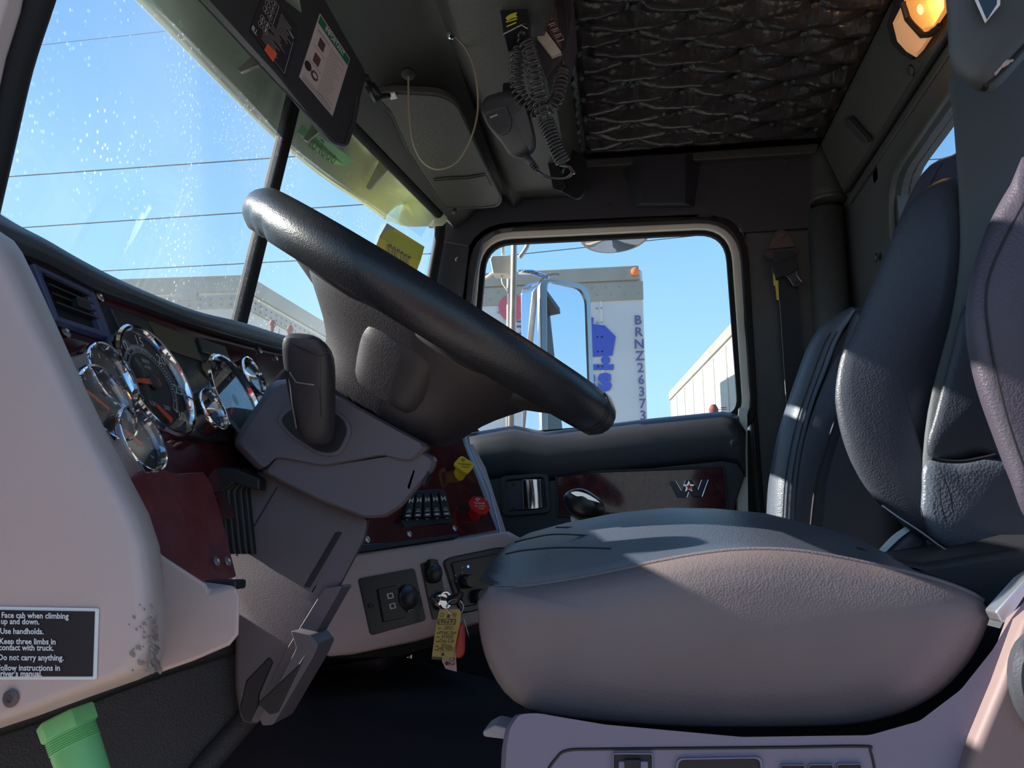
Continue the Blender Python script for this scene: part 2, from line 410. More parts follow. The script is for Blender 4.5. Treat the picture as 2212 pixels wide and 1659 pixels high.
# kick panel (firewall, driver's side) below the dashboard
bm = B()
KP = Plane(V(-0.50, 0.9, -0.2), (1, -0.75, 0.25))
kp = [KP.at(*q) for q in ((-250, 1650), (0, 1560), (250, 1470), (500, 1385), (640, 1400), (560, 1545), (440, 1659), (380, 1800), (-250, 1800))]
prism(bm, kp, KP.n * -0.03)
link('wall_front', bm, 'kick_rubber', kind='structure', bevel=0.012, bseg=3)
bm = B()   # dark rubber lip along its top, and the fold running down to the right
tube(bm, cr([KP.at(*q, 0.006) for q in ((-100, 1600), (100, 1537), (300, 1462), (520, 1392))], 5), 0.010, 8)
link('seal_strip', bm, 'rubber', bpy.data.objects['wall_front'], smooth=True)
bm = B(); tube(bm, cr([KP.at(*q, 0.004) for q in ((560, 1520), (500, 1590), (440, 1659), (380, 1740))], 5), 0.014, 10)
link('edge_roll', bm, 'kick_rubber', bpy.data.objects['wall_front'], smooth=True)
# firewall wall further across and toe area
bm = B(); prism(bm, [V(-0.64, 0.72, -0.78), V(-0.64, 0.72, 0.0), V(-0.64, 2.22, 0.0), V(-0.64, 2.22, -0.78)], Vector((-0.03, 0, 0)))
link('toe_board', bm, 'carpet', bpy.data.objects['wall_front'])

# --- ceiling: tufted headliner with buttons
X0, X1, Y0, Y1, CH = -0.105, 0.605, 0.50, 2.17, 1.135
PXs, PYs = 0.130, 0.100
def tuft(x, y):
    a = (x - X0) / PXs - 0.15; b = (y - Y0) / PYs + 0.35
    fx = a - round(a); rowA = round(a) % 2
    # nearest buttons of a staggered grid
    best = 9; 
    for i in (math.floor(a), math.floor(a) + 1):
        off = 0.5 if i % 2 else 0.0
        for j in (math.floor(b - off), math.floor(b - off) + 1):
            d = math.hypot((a - i) * 1.0, (b - (j + off)) * 1.5); best = min(best, d)
    sag = 0.10 * math.sin(2 * math.pi * a * 0.5) * 0.0
    u = a + 2 * b; v = a - 2 * b
    # drooping pleats between buttons
    uu = abs(math.sin(math.pi * (u + 0.16 * math.sin(math.pi * v)) / 2)); vv = abs(math.sin(math.pi * (v + 0.16 * math.sin(math.pi * u)) / 2))
    pl = min(uu, vv) ** 0.55
    h = 0.024 * pl * min(1, 0.35 + best) 
    wr = noise.noise(Vector((x * 34, y * 13, 0.3))) * 0.0045 + noise.noise(Vector((x * 90, y * 28, 1.3))) * 0.0016
    # gathers radiating from the button
    return h + wr * (0.4 + 0.9 * math.exp(-best * 1.5)) - 0.006 * math.exp(-(best / 0.16) ** 2)
NX, NY = 230, 560
bm = B(); rows = []
for j in range(NY + 1):
    y = Y0 + (Y1 - Y0) * j / NY; rows.append([])
    for i in range(NX + 1):
        x = X0 + (X1 - X0) * i / NX
        ed = min(1, min(x - X0, X1 - x, Y1 - y) / 0.03) if min(x - X0, X1 - x, Y1 - y) < 0.03 else 1
        rows[-1].append(bm.verts.new(V(x, y, CH - tuft(x, y) * max(0.0, ed) )))
for j in range(NY):
    for i in range(NX): bm.faces.new((rows[j][i], rows[j + 1][i], rows[j + 1][i + 1], rows[j][i + 1]))
ceil = link('ceiling', bm, 'tufted_vinyl', smooth=True, kind='structure')
btn = None
for i in range(0, 7):
    for j in range(-1, 19):
        off = 0.5 if i % 2 else 0.0
        x = X0 + (i + 0.15) * PXs; y = Y0 + (j + off - 0.35) * PYs
        if x > X1 - 0.02 or y > Y1 - 0.02 or y < Y0 + 0.02: continue
        p = V(x, y, CH - 0.004)
        if btn is None:
            b_ = B(); lathe(b_, p, (0, 0, -1), [(0.009, 0), (0.009, 0.003), (0.006, 0.0065), (0.002, 0.0075)], 12); btn = link('button', b_, 'black_vinyl', ceil, smooth=True)
        else: inst(btn, 'button', p + Vector((0, 0, -0.0037)), ceil)
# ruffled edge strip at the front of the headliner
bm = B(); rws = []
for k in range(160):
    y = 0.5 + (2.1 - 0.5) * k / 159; a = 0.006 * math.sin(k * 1.3) + 0.004 * math.sin(k * 0.53)
    rws.append([V(-0.125 + a, y, 1.118), V(-0.112 + a * 0.5, y, 1.106 + a * 0.4), V(-0.095, y, 1.106 - a * 0.4), V(-0.088, y, 1.120)])
loft(bm, rws, closed=False, cap=False); link('edge_ruffle', bm, 'tufted_vinyl', ceil, smooth=True, solid=0.003)
bm = B(); box(bm, V(-0.02, 1.1, 1.20), (1.50, 2.6, 0.03)); link('roof_skin', bm, 'rubber', ceil)

# --- front header (overhead moulding between windshield and headliner)
def hdr(y, k):
    # V-shaped windshield: the front edge swings forward at the centre of the cab
    cx = -0.12 * (1 - min(1, abs(y - 1.38) / 0.80))
    near = max(0, (1.9 - y) / 1.4)
    return {0: V(-0.545 + cx, y, 0.985 - 0.0 * near), 1: V(-0.520 + cx, y, 0.958), 2: V(-0.485 + cx * 0.8, y, 0.975), 3: V(-0.440 + cx * 0.4, y, 1.02),
            4: V(-0.385, y, 1.055), 5: V(-0.350, y, 1.052), 6: V(-0.325, y, 1.015), 7: V(-0.300, y, 0.995), 8: V(-0.14, y, 0.990), 9: V(-0.125, y, 1.03), 10: V(-0.108, y, 1.125)}[k]
bm = B(); rws = []
for j in range(34):
    y = 0.56 + (2.275 - 0.56) * j / 33
    row = [hdr(y, k) for k in range(11)]
    if y > 2.06:       # block fades into the corner
        t = min(1, (y - 2.06) / 0.12); t = t * t
        for k in (7, 8): row[k] = row[k].lerp(V(row[k].x - CAM.x, y, 1.045), t * 0.9)
    rws.append(row)
loft(bm, rws, closed=False, cap=False)
header = link('trim_1', bm, 'header_vinyl', auto=50, solid=0.006, kind='structure')

# --- passenger side wall, with the door opening cut out
WY = 2.28
def rq(c, r, off=0.0, y=WY, n=7): return [PY(p.x, p.y, y) for p in roundpoly([Vector((a, b)) for a, b in c], r, n)]
def grow(c, d):
    (a, b, e, f) = c; return [(a[0] - d, a[1] - d), (b[0] + d, b[1] - d), (e[0] + d, e[1] + d), (f[0] - d, f[1] + d)]
GL = [(1050, 526), (1568, 500), (1597, 896), (1012, 944)]
RR = [55, 62, 40, 60]
wall = empty('wall_right', V(0.1, 2.3, 0.5), None, None, kind='structure')
# upper trim panel over the door
bm = B()
prism(bm, [PY(*q, WY - 0.02) for q in ((915, 420), (1100, 420), (1240, 345), (1755, 312), (1752, 492), (1608, 502), (1618, 560), (1600, 490), (1570, 470), (1400, 472), (1150, 487), (1070, 498), (1040, 520), (1025, 600), (1010, 720), (942, 690), (955, 560))], Vector((0, 0.03, 0)))
link('upper_trim', bm, 'trim_plastic', wall, bevel=0.004)
bm = B()      # header of the panel: the shelf lip under the headliner
prism(bm, [PY(*q, WY - 0.05) for q in ((1250, 345), (1770, 308), (1765, 330), (1252, 362))], Vector((0, 0.03, 0)))
link('upper_lip', bm, 'header_vinyl', wall, bevel=0.005)
bm = B()      # square speaker pod with chamfered sides
f0 = [PY(*q, WY - 0.075) for q in ((1385, 335), (1480, 331), (1480, 440), (1385, 440))]
b0 = [PY(*q, WY - 0.02) for q in ((1338, 345), (1518, 336), (1500, 447), (1372, 448))]
loft(bm, [b0, f0]); link('speaker_pod', bm, 'door_plastic', wall, bevel=0.003)
for q in ((1315, 374), (1316, 446), (1525, 359), (1526, 434), (1697, 349), (1692, 425)): screw(wall, PY(*q, WY - 0.022), (0, -1, 0), 0.0085, 'trim_plastic')
# A-pillar cover on the passenger side
bm = B(); prism(bm, [PY(*q, WY - 0.04) for q in ((952, 520), (1012, 530), (990, 700), (930, 690))], Vector((0, 0.03, 0))); link('pillar_cover', bm, 'trim_plastic', wall, bevel=0.003)
screw(wall, PY(989, 561, WY - 0.042), (0, -1, 0), 0.0085, 'trim_plastic')
# padded wall behind the door (B-pillar)
bm = B(); prism(bm, [PY(*q, WY - 0.01) for q in ((1602, 498), (1762, 492), (1770, 700), (1780, 1330), (1655, 1330), (1640, 1110), (1622, 900), (1610, 640))], Vector((0, 0.05, 0)))
link('pillar_padding', bm, 'wall_vinyl', wall, bevel=0.012, bseg=3)
bm = B(); tube(bm, [PY(*q, WY - 0.012) for q in ((1606, 500), (1612, 700), (1632, 900), (1648, 1120), (1650, 1200))], 0.006, 8); link('piping', bm, 'gasket', wall, smooth=True)
# rounded vertical roll beside it, sleeve on top
bm = B(); lathe(bm, PY(1800, 760, WY - 0.02), (0.02, 0, 1), [(0.052, -0.65), (0.052, 0), (0.050, 0.43)], 20); link('corner_roll', bm, 'wall_vinyl', wall, smooth=True)
bm = B(); pts = [PY(1790, 440, WY - 0.02), PY(1788, 400, WY - 0.02), PY(1778, 345, WY - 0.02), PY(1772, 318, WY - 0.02)]
tube(bm, cr(pts, 4), [0.050, 0.053, 0.055, 0.053, 0.05, 0.047, 0.044, 0.042, 0.040, 0.035, 0.030, 0.024, 0.018], 16); link('roll_sleeve', bm, 'header_vinyl', wall, smooth=True)
bm = B(); lathe(bm, PY(1790, 436, WY - 0.02), (0.02, 0, 1), [(0.050, -0.006), (0.0555, -0.003), (0.0555, 0.006), (0.052, 0.010)], 20); link('sleeve_hem', bm, 'header_vinyl', wall, smooth=True)
# outer skin of the cab side so daylight only enters by the openings
bm = B(); prism(bm, [V(-0.62, WY + 0.03, 1.2), V(0.72, WY + 0.03, 1.2), V(0.72, WY + 0.03, 0.99), V(-0.62, WY + 0.03, 0.99)], Vector((0, 0.02, 0))); link('side_skin', bm, 'rubber', wall)
bm = B(); prism(bm, [V(0.40, WY + 0.05, 1.2), V(0.72, WY + 0.05, 1.2), V(0.72, WY + 0.05, -0.8), V(0.40, WY + 0.05, -0.8)], Vector((0, 0.02, 0))); link('side_skin', bm, 'rubber', wall)
bm = B(); prism(bm, [V(-0.66, WY + 0.06, 0.30), V(0.72, WY + 0.06, 0.30), V(0.72, WY + 0.06, -0.8), V(-0.66, WY + 0.06, -0.8)], Vector((0, 0.02, 0))); link('side_skin', bm, 'rubber', wall)

# --- rear wall with its window
RWX = 0.66
wallb = empty('wall_back', V(RWX, 1.4, 0.5), None, None, kind='structure')
wo_ = [V(RWX, 0.35, -0.8), V(RWX, WY, -0.8), V(RWX, WY, 1.2), V(RWX, 0.35, 1.2)]
win = roundpoly([(1.86, 0.84), (0.75, 0.88), (0.75, 0.33), (1.90, 0.33)], [0.10, 0.1, 0.08, 0.08], 6)
wpts = [V(RWX, p.x, p.y) for p in win]
def rect_loop(inner, y0, y1, z0, z1):
    cy = sum(p.y for p in inner) / len(inner); cz = sum(p.z for p in inner) / len(inner); out = []
    for p in inner:
        dy, dz = p.y - cy, p.z - cz
        t = min(((y1 - cy) / dy) if dy > 0 else ((y0 - cy) / dy) if dy < 0 else 1e9, ((z1 - cz) / dz) if dz > 0 else ((z0 - cz) / dz) if dz < 0 else 1e9)
        out.append(Vector((p.x, cy + dy * t, cz + dz * t)))
    return out
out = rect_loop(wpts, 0.65, 1.95, CZ + 0.25, CZ + 0.98)
bm = B(); ring(bm, out, wpts, Vector((0.05, 0, 0)))
for (ya, yb, za, zb) in ((0.35, 0.66, -0.8, 1.2), (1.85, WY + 0.05, -0.8, 1.2), (0.6, 2.0, -0.8, 0.27), (0.6, 2.0, 0.90, 1.2)):
    box(bm, V(RWX + 0.030, (ya + yb) / 2, (za + zb) / 2), (0.05, yb - ya, zb - za))
link('wall_panel', bm, 'wall_vinyl', wallb)
bm = B(); cy = sum((p for p in wpts), Vector()) / len(wpts)
ring(bm, [cy + (p - cy) * 1.10 - Vector((0.012, 0, 0)) for p in wpts], [cy + (p - cy) * 1.0 - Vector((0.012, 0, 0)) for p in wpts], Vector((0.03, 0, 0)))
w3 = empty('window_3', V(RWX, 1.35, 0.6), None, None, kind='structure')
link('window_frame', bm, 'header_vinyl', w3, bevel=0.004)
bm = B(); prism(bm, [p + Vector((0.03, 0, 0)) for p in wpts], Vector((0.004, 0, 0))); link('glass_pane', bm, 'rear_glass', w3)
# puckered corner panel with a button
bm = B(); lathe(bm, PX(1893, 556, RWX - 0.004), (-1, 0, 0), [(0.012, 0), (0.012, 0.003), (0.006, 0.006)], 14); link('button', bm, 'black_vinyl', wallb, smooth=True)
# --- sloping beam between headliner and rear wall
bm = B()
sec = lambda y: [V(0.595, y, 1.13), V(0.600, y, 1.10), V(0.640, y, 0.985), V(0.655, y, 0.955), V(0.655, y, 0.93), V(0.70, y, 0.93), V(0.70, y, 1.13)]
loft(bm, [sec(0.5), sec(1.2), sec(2.2)]); beam = link('trim_2', bm, 'header_vinyl', kind='structure', bevel=0.006)
bm = B(); tube(bm, [V(0.642, 0.5, 0.957), V(0.642, 2.16, 0.957)], 0.009, 8); link('beam_piping', bm, 'header_vinyl', beam, smooth=True)
SOF = Plane(V(0.62, 1.5, 1.04), (-0.94, 0, -0.33))
p = SOF.at(1968, 152); bm = B(); lathe(bm, p, SOF.n, [(0.013, 0), (0.011, 0.003), (0.004, 0.004)], 16); link('plug', bm, 'black_vinyl', beam, smooth=True)
bm = B(); o = [SOF.at(*q, 0.002) for q in ((1833, 252), (1842, 250), (1880, 292), (1886, 305), (1872, 303), (1838, 268))]; prism(bm, o, SOF.n * 0.015); link('coat_hook', bm, 'door_plastic', beam, bevel=0.003)

# --- windshield: two panes, centre post, rubber frame
ws = empty('window_1', V(-0.7, 1.38, 0.4), None, None, kind='structure')
Cb, Ct = PY(512, 712, 1.375), PY(650, 150, 1.375)
Nb, Nt = PY(-45, 470, 0.56), PY(110, -60, 0.56)
Nt = Nb + (Nt - Nb) * 1.9; Nb = Nb - (Nt - Nb) * 0.15
Ct = Cb + (Ct - Cb) * 1.12; Cb = Cb - (Ct - Cb) * 0.15
Fb, Ft = PY(905, 640, 2.2), PY(946, 462, 2.2)
Fb = Ft + (Fb - Ft) * 3.6
def cutz(b_, t_, z): return b_ + (t_ - b_) * ((CZ + z - b_.z) / (t_.z - b_.z))
Nt = cutz(Nb, Nt, 0.975); Ct = cutz(Cb, Ct, 0.985); Nt.y = 0.545
def pane(a, b, c, d):
    bm = B(); n = (b - a).cross(d - a).normalized(); prism(bm, [a, b, c, d], n * 0.003); return link('glass_pane', bm, 'windshield_glass', ws)
pane(Nb, Cb, Ct, Nt); pane(Cb, Fb, Ft, Ct)
bm = B(); d = (Ct - Cb).normalized(); u = Vector((0.30, 0.95, 0)); u = (u - d * u.dot(d)).normalized(); n = d.cross(u).normalized()
for o_, wd, th in ((0, 0.036, 0.014), (0.009, 0.022, 0.010)):
    box(bm, (Cb + Ct) / 2 - n * o_ * (1 if n.x < 0 else -1), (wd, th, (Ct - Cb).length), u, n, d)
link('centre_post', bm, 'gasket', ws, bevel=0.004)
def strip(name, pts, r, m='gasket'):
    b_ = B(); tube(b_, pts, r, 10); return link(name, b_, m, ws, smooth=True)
strip('side_seal', cr([PY(870, 372, 2.0), PY(915, 425, 2.17), PY(944, 462, 2.2), PY(950, 500, 2.2), PY(935, 590, 2.2), PY(915, 700, 2.2)], 6), 0.017)
strip('top_seal', [hdr(0.56, 1) + Vector((-0.02, 0, 0.002)), hdr(1.38, 1) + Vector((-0.02, 0, 0.002)), hdr(2.15, 1) + Vector((-0.02, 0, 0.002))], 0.016)
# driver's side pillar seen at the left edge
NP = [PY(112, -80, 0.56) + (PY(112, -80, 0.56) - PY(86, 0, 0.56)) * 8.2, PY(112, -80, 0.56), PY(86, 0, 0.56), PY(40, 140, 0.56), PY(2, 300, 0.56), PY(-40, 480, 0.56)]
strip('side_seal', cr(NP, 5), 0.012)
strip('side_seal', [p + Vector((-0.017, -0.014, 0)) for p in cr(NP, 5)], 0.0125)
bm = B(); prism(bm, [PY(*q, 0.53) for q in ((150, -560), (28, -80), (12, 0), (-20, 100), (-95, 430), (-165, 430), (-125, 250), (-55, -80), (55, -560))], Vector((0, 0.02, 0))); link('pillar_skin', bm, 'beige_panel', ws, bevel=0.004)

# --- passenger door
door = empty('door_1', V(0.0, 2.3, 0.1), None, None, kind='structure')
def loopring(name, d0, d1, m, y, th, bev=0.002):
    rr0 = [max(4, r + d0) for r in RR]; rr1 = [max(4, r + d1) for r in RR]
    a = rq(grow(GL, d0), rr0, y=y); b_ = rq(grow(GL, d1), rr1, y=y); bm = B(); ring(bm, b_, a, Vector((0, th, 0))); return link(name, bm, m, door, bevel=bev)
loopring('glass_seal', -2, 11, 'gasket', WY + 0.03, 0.02)
loopring('window_frame', 10, 30, 'cream_frame', WY + 0.015, 0.03)
loopring('door_seal', 29, 44, 'gasket', WY - 0.02, 0.03, 0.004)
w2 = empty('window_2', V(0.0, 2.32, 0.6), None, None, kind='structure')
bm = B(); prism(bm, rq(GL, RR, y=WY + 0.045), Vector((0, 0.004, 0))); link('glass_pane', bm, 'door_glass', w2)
# door liner: rolled top over flat lower panel
DLY = WY - 0.06
top = [(930, 960), (1040, 938), (1110, 926), (1178, 940), (1260, 930), (1400, 912), (1560, 896), (1592, 902), (1610, 930)]
rws = []
for dy, yy in ((-6, 0.075), (0, 0.05), (6, 0.012), (22, -0.004), (50, -0.008), (85, 0.0), (100, 0.012)):
    rws.append([PY(x_, y_ + dy, DLY + yy) for x_, y_ in top])
bm = B(); loft(bm, rws, closed=False, cap=False); link('armrest_roll', bm, 'door_plastic', door, smooth=True, solid=0.004)
bm = B(); prism(bm, [PY(*q, DLY + 0.01) for q in ((930, 1045), (1300, 1010), (1611, 985), (1612, 1020), (1588, 1090), (1596, 1640), (860, 1640))], Vector((0, 0.03, 0))); link('lower_liner', bm, 'door_plastic', door, bevel=0.006)
bm = B(); prism(bm, [PY(*q, DLY + 0.035) for q in ((1598, 880), (1614, 880), (1618, 1330), (1590, 1330))], Vector((0, 0.03, 0))); link('door_edge', bm, 'white_frame', door)
screw(door, PY(1585, 957, DLY - 0.010), (0, -1, 0), 0.010, 'door_plastic')
DP_ = Plane(V(0, DLY + 0.008, 0), (0, -1, 0))
def rloop(c, r, off, n=4): return [DP_.at(p.x, p.y, off) for p in roundpoly([Vector(q) for q in c], r, n)]
bz = [(1084, 1032), (1180, 1024), (1186, 1104), (1090, 1112)]
bm = B(); ring(bm, rloop(grow(bz, 4), 14, 0.010), rloop(grow(bz, -6), 9, 0.010), Vector((0, 0.012, 0))); hb = link('handle_bezel', bm, 'door_plastic', door, bevel=0.003)
bm = B(); prism(bm, rloop(grow(bz, -5), 9, 0.001), Vector((0, 0.005, 0))); link('handle_cup', bm, 'dark_recess', door)
bm = B(); prism(bm, [DP_.at(*q, 0.005) for q in ((1091, 1040), (1130, 1037), (1134, 1100), (1094, 1103))], Vector((0, 0.004, 0))); link('handle_plate', bm, 'trim_plastic', door, bevel=0.001)
bm = B(); loft(bm, [[DP_.at(1129, 1036, 0.012), DP_.at(1131, 1100, 0.012), DP_.at(1131, 1100, 0.008), DP_.at(1129, 1036, 0.008)], [DP_.at(1155, 1035, 0.014), DP_.at(1158, 1099, 0.014), DP_.at(1158, 1099, 0.010), DP_.at(1155, 1035, 0.010)], [DP_.at(1169, 1036, 0.006), DP_.at(1172, 1096, 0.006), DP_.at(1172, 1096, 0.002), DP_.at(1169, 1036, 0.002)]])
link('handle', bm, 'chrome', door, bevel=0.001)
for q in ((1110, 1045), (1112, 1096)): screw(door, DP_.at(*q, 0.006), (0, -1, 0), 0.006, 'trim_plastic')
wt = [(1202, 1022), (1563, 1009), (1572, 1104), (1206, 1114)]
bm = B(); ring(bm, rloop(grow(wt, 3), 3, 0.006, 2), rloop(grow(wt, -2), 3, 0.006, 2), Vector((0, 0.008, 0))); link('trim_surround', bm, 'rubber', door, bevel=0.001)
bm = B(); prism(bm, rloop(grow(wt, -2), 2, 0.003, 2), Vector((0, 0.004, 0))); link('wood_trim', bm, 'wood_gloss', door, bevel=0.0015)
# emblem: chrome-edged dark W with a red star
E_ = lambda q, off=0.006: DP_.at(1400 + q[0] / 11.06, 1000 + q[1] / 11.06, off)
Wp = [(500, 435), (660, 430), (790, 655), (808, 655), (890, 420), (1040, 420), (1160, 640), (1195, 640), (1280, 405), (1440, 400), (1290, 805), (1075, 812), (1000, 690), (975, 690), (925, 825), (715, 830)]
bm = B(); prism(bm, [E_(q, 0.0055) for q in Wp], Vector((0, 0.003, 0))); emb = link('emblem', bm, 'emblem_navy', door)
bm = B(); tube(bm, [E_(q, 0.0065) for q in Wp], 0.0011, 6, closed=True); link('emblem_edge', bm, 'chrome', emb)
WLs = WL[emb.name]
def star(cx, cy, r, off, m, r2=0.42):
    b_ = B(); prism(b_, [E_((cx + (r if k % 2 == 0 else r * r2) * math.sin(math.pi * k / 5), cy - (r if k % 2 == 0 else r * r2) * math.cos(math.pi * k / 5)), off) for k in range(10)], Vector((0, 0.002, 0)))
    return link('star', b_, m, emb)
star(970, 565, 150, 0.0075, 'chrome'); star(985, 575, 95, 0.009, 'star_red')

# rail over the driver's door and the post behind it (above / right of the frame)
bm = B(); prism(bm, [V(-0.60, 0.50, 0.96), V(-0.60, 0.50, 1.16), V(0.66, 0.50, 1.16), V(0.66, 0.50, 0.98)], Vector((0, 0.06, 0))); link('trim_3', bm, 'header_vinyl', kind='structure', bevel=0.008)
bm = B(); prism(bm, [V(0.58, 0.42, -0.8), V(0.58, 0.42, 1.1), V(0.72, 0.42, 1.1), V(0.72, 0.42, -0.8)], Vector((0, 0.08, 0))); link('trim_4', bm, 'wall_vinyl', kind='structure', bevel=0.008)
# ================================================================== DASHBOARD
dash = empty('dashboard', V(-0.5, 1.1, 0.0), 'long dashboard with grey-beige shell, red wood panels and chrome gauges under the windshield', 'dashboard')
DN = Vector((1, 0.03, 0.45)).normalized()
DPL = Plane(PY(340, 822, 0.80), DN)
D = DPL.at
def dprism(name, px, m, off=0.0, th=0.010, bevel=0.0015, r=0, pl=None, parent=None, **kw):
    pl = pl or DPL; pts = [Vector(q) for q in px]
    if r: pts = roundpoly(pts, r, 4)
    b_ = B(); prism(b_, [pl.at(p.x, p.y, off) for p in pts], pl.n * -th); return link(name, b_, m, parent or dash, bevel=bevel, **kw)
# wood fascia: upper band and lower leg
dprism('wood_panel', [(30, 520), (100, 560), (250, 640), (420, 702), (560, 740), (700, 765), (760, 900), (740, 1060), (600, 1110), (470, 1120), (380, 1080), (250, 960), (150, 830)], 'wood_gloss', -0.002, 0.02, 0.002)
dprism('lower_wood_panel', [(235, 860), (345, 1010), (380, 1022), (440, 1018), (458, 1045), (478, 1110), (512, 1245), (455, 1262), (352, 1200), (300, 1120)], 'wood_dull', 0.004, 0.02, 0.002)
dprism('wood_leg', [(240, 850), (330, 940), (362, 1030), (398, 1110), (455, 1262), (345, 1205), (290, 1080)], 'wood_dull', 0.010, 0.012, 0.002)
for q in ((468, 1212), (492, 1212), (312, 1122)): screw(dash, D(*q, 0.012), DN, 0.0055, 'satin')
for q in ((215, 640), (561, 756), (596, 772), (142, 716)): screw(dash, D(*q, 0.0), DN, 0.0065, 'steel')
# padded top roll
PT = Plane(PY(340, 822, 0.80), DN)
lo = [(-60, 505), (20, 540), (100, 572), (200, 625), (300, 662), (420, 705), (520, 735), (620, 760), (760, 790)]
mid = [(-60, 482), (20, 515), (100, 550), (200, 600), (300, 642), (420, 690), (520, 716), (620, 745), (760, 775)]
hi = [(-60, 432), (20, 494), (75, 526), (150, 572), (250, 625), (400, 680), (520, 705), (640, 738), (780, 765)]
r0 = cr([PT.at(*q, 0.0) for q in lo], 5); r1 = cr([PT.at(*q, 0.016) for q in mid], 5); r2 = cr([PT.at(*q, -0.030) for q in hi], 5)
r15 = [(a + b) / 2 + Vector((0.005, 0, 0.010)) for a, b in zip(r1, r2)]
r3 = [p + Vector((-0.05, 0, -0.010)) for p in r2]; r4 = [p + Vector((-0.16, 0, -0.05)) for p in r2]; r5 = [p + Vector((-0.10, 0, -0.18)) for p in r2]; r6 = [p + Vector((-0.02, 0, -0.05)) for p in r0]
b_ = B(); loft(b_, [list(t) for t in zip(r0, r1, r15, r2, r3, r4, r5, r6)]); link('padded_top', b_, 'dash_pad', dash, smooth=True)
b_ = B(); tube(b_, [p + DN * 0.004 for p in r0], 0.003, 6); link('top_bead', b_, 'dash_pad', dash, smooth=True)
# passenger-side continuation of the dash, mostly hidden
b_ = B()
sec = lambda y, z: [V(-0.60, y, 0.36 + z), V(-0.52, y, 0.36 + z), V(-0.44, y, 0.24 + z), V(-0.40, y, -0.05), V(-0.44, y, -0.25), V(-0.64, y, -0.25)]
loft(b_, [sec(1.40, 0), sec(2.20, -0.03)]); link('far_dash_shell', b_, 'door_plastic', dash, bevel=0.02, bseg=3)
# air vent
vo = [(72, 566), (197, 627), (236, 728), (122, 690)]
def vgrow(d): c = Vector((sum(a for a, b in vo) / 4, sum(b for a, b in vo) / 4)); return [(c.x + (a - c.x) * d, c.y + (b - c.y) * d) for a, b in vo]
b_ = B(); ring(b_, [D(*q, 0.008) for q in vgrow(1.0)], [D(*q, 0.008) for q in vgrow(0.80)], DN * -0.010); vent = link('air_vent', b_, 'bezel_blue', dash, bevel=0.002)
b_ = B(); prism(b_, [D(*q, 0.001) for q in vgrow(0.82)], DN * -0.002); link('vent_cavity', b_, 'dark_recess', vent)
vi = vgrow(0.80); lerp2 = lambda a, b, t: (a[0] + (b[0] - a[0]) * t, a[1] + (b[1] - a[1]) * t)
for k in range(1, 5):
    t = k / 5; a = lerp2(vi[0], vi[3], t); b = lerp2(vi[1], vi[2], t); b_ = B()
    prism(b_, [D(*a, 0.002), D(*b, 0.002), D(*b, 0.007) + Vector((0, 0, 0.004)), D(*a, 0.007) + Vector((0, 0, 0.004))], Vector((0, 0, 0.0015))); link('louvre', b_, 'cluster_black', vent)
b_ = B(); box(b_, D(176, 660, 0.010), (0.020, 0.012, 0.010), Vector((0, 1, 0)), Vector((-0.4, 0, 0.9)), DN); link('vent_tab', b_, 'cluster_black', vent, bevel=0.002)
dprism('vent_strip', [(196, 628), (206, 632), (245, 732), (236, 730)], 'bezel_blue', 0.008, 0.008)
# instrument cluster
CL = [(218, 658), (300, 680), (440, 742), (492, 760), (520, 830), (545, 880), (500, 955), (440, 948), (330, 925), (262, 840), (232, 742)]
cl = dprism('instrument_cluster', CL, 'cluster_black', 0.006, 0.012, 0.002, r=8)
dprism('display_window', [(322, 692), (418, 730), (437, 780), (352, 750)], 'amber_display', 0.0085, 0.003, 0.0008, parent=cl)
dprism('switch_blank', [(240, 664), (320, 694), (340, 740), (262, 712)], 'cluster_black', 0.010, 0.005, 0.0015, parent=cl)
dprism('switch_blank', [(428, 728), (487, 748), (500, 780), (438, 760)], 'cluster_black', 0.010, 0.005, 0.0015, parent=cl)
# gauges
DU = Vector((0, 1, 0)) - DN * DN.y; DU.normalize(); DV = DN.cross(DU); DV = DV if DV.z > 0 else -DV      # DU right (reading), DV up
def gauge(px, py, r, depth=0.028, off=0.006, m='chrome', gl=True):
    c = D(px, py, off + depth * 0.6); b_ = B()
    lathe(b_, c, DN, [(r * 1.0, -depth), (r * 1.0, -0.004), (r * 1.05, -0.002), (r * 1.05, 0.001), (r * 1.01, 0.0035), (r * 0.965, 0.003), (r * 0.94, -0.002), (r * 0.93, -0.006)], 48, True, False)
    g = link('gauge', b_, m, dash, auto=35)
    b_ = B(); lathe(b_, c, DN, [(r * 0.95, -0.009), (r * 0.95, -0.007)], 40); link('dial', b_, 'dial_black', g)
    if gl:
        b_ = B(); lathe(b_, c, DN, [(r * 0.94, -0.0022), (r * 0.94, -0.0014)], 40); link('gauge_glass', b_, 'gauge_glass', g)
    return g, c - DN * 0.0065
def polar(c, a, r, o=0.0): return c + DU * (r * math.cos(a)) + DV * (r * math.sin(a)) + DN * o
def ticks(g, c, r0, r1, a0, a1, n, w_, m='print_white', name='tick_marks'):
    b_ = B()
    for k in range(n + 1):
        a = a0 + (a1 - a0) * k / n; rr = r0 + (r1 - r0) * (0.45 if k % 5 else 0)
        d = Vector(DU) * math.cos(a) + DV * math.sin(a); t = DN.cross(d)
        p = [c + d * rr - t * w_, c + d * r1 - t * w_, c + d * r1 + t * w_, c + d * rr + t * w_]; prism(b_, p, DN * 0.0004)
    return link(name, b_, m, g)
def arc_band(g, c, r0, r1, a0, a1, m, o=0.0):
    b_ = B(); A = [polar(c, a0 + (a1 - a0) * k / 30, r1, o) for k in range(31)]; C = [polar(c, a0 + (a1 - a0) * k / 30, r0, o) for k in range(31)]
    prism(b_, A + C[::-1], DN * 0.0003); return link('scale_band', b_, m, g)
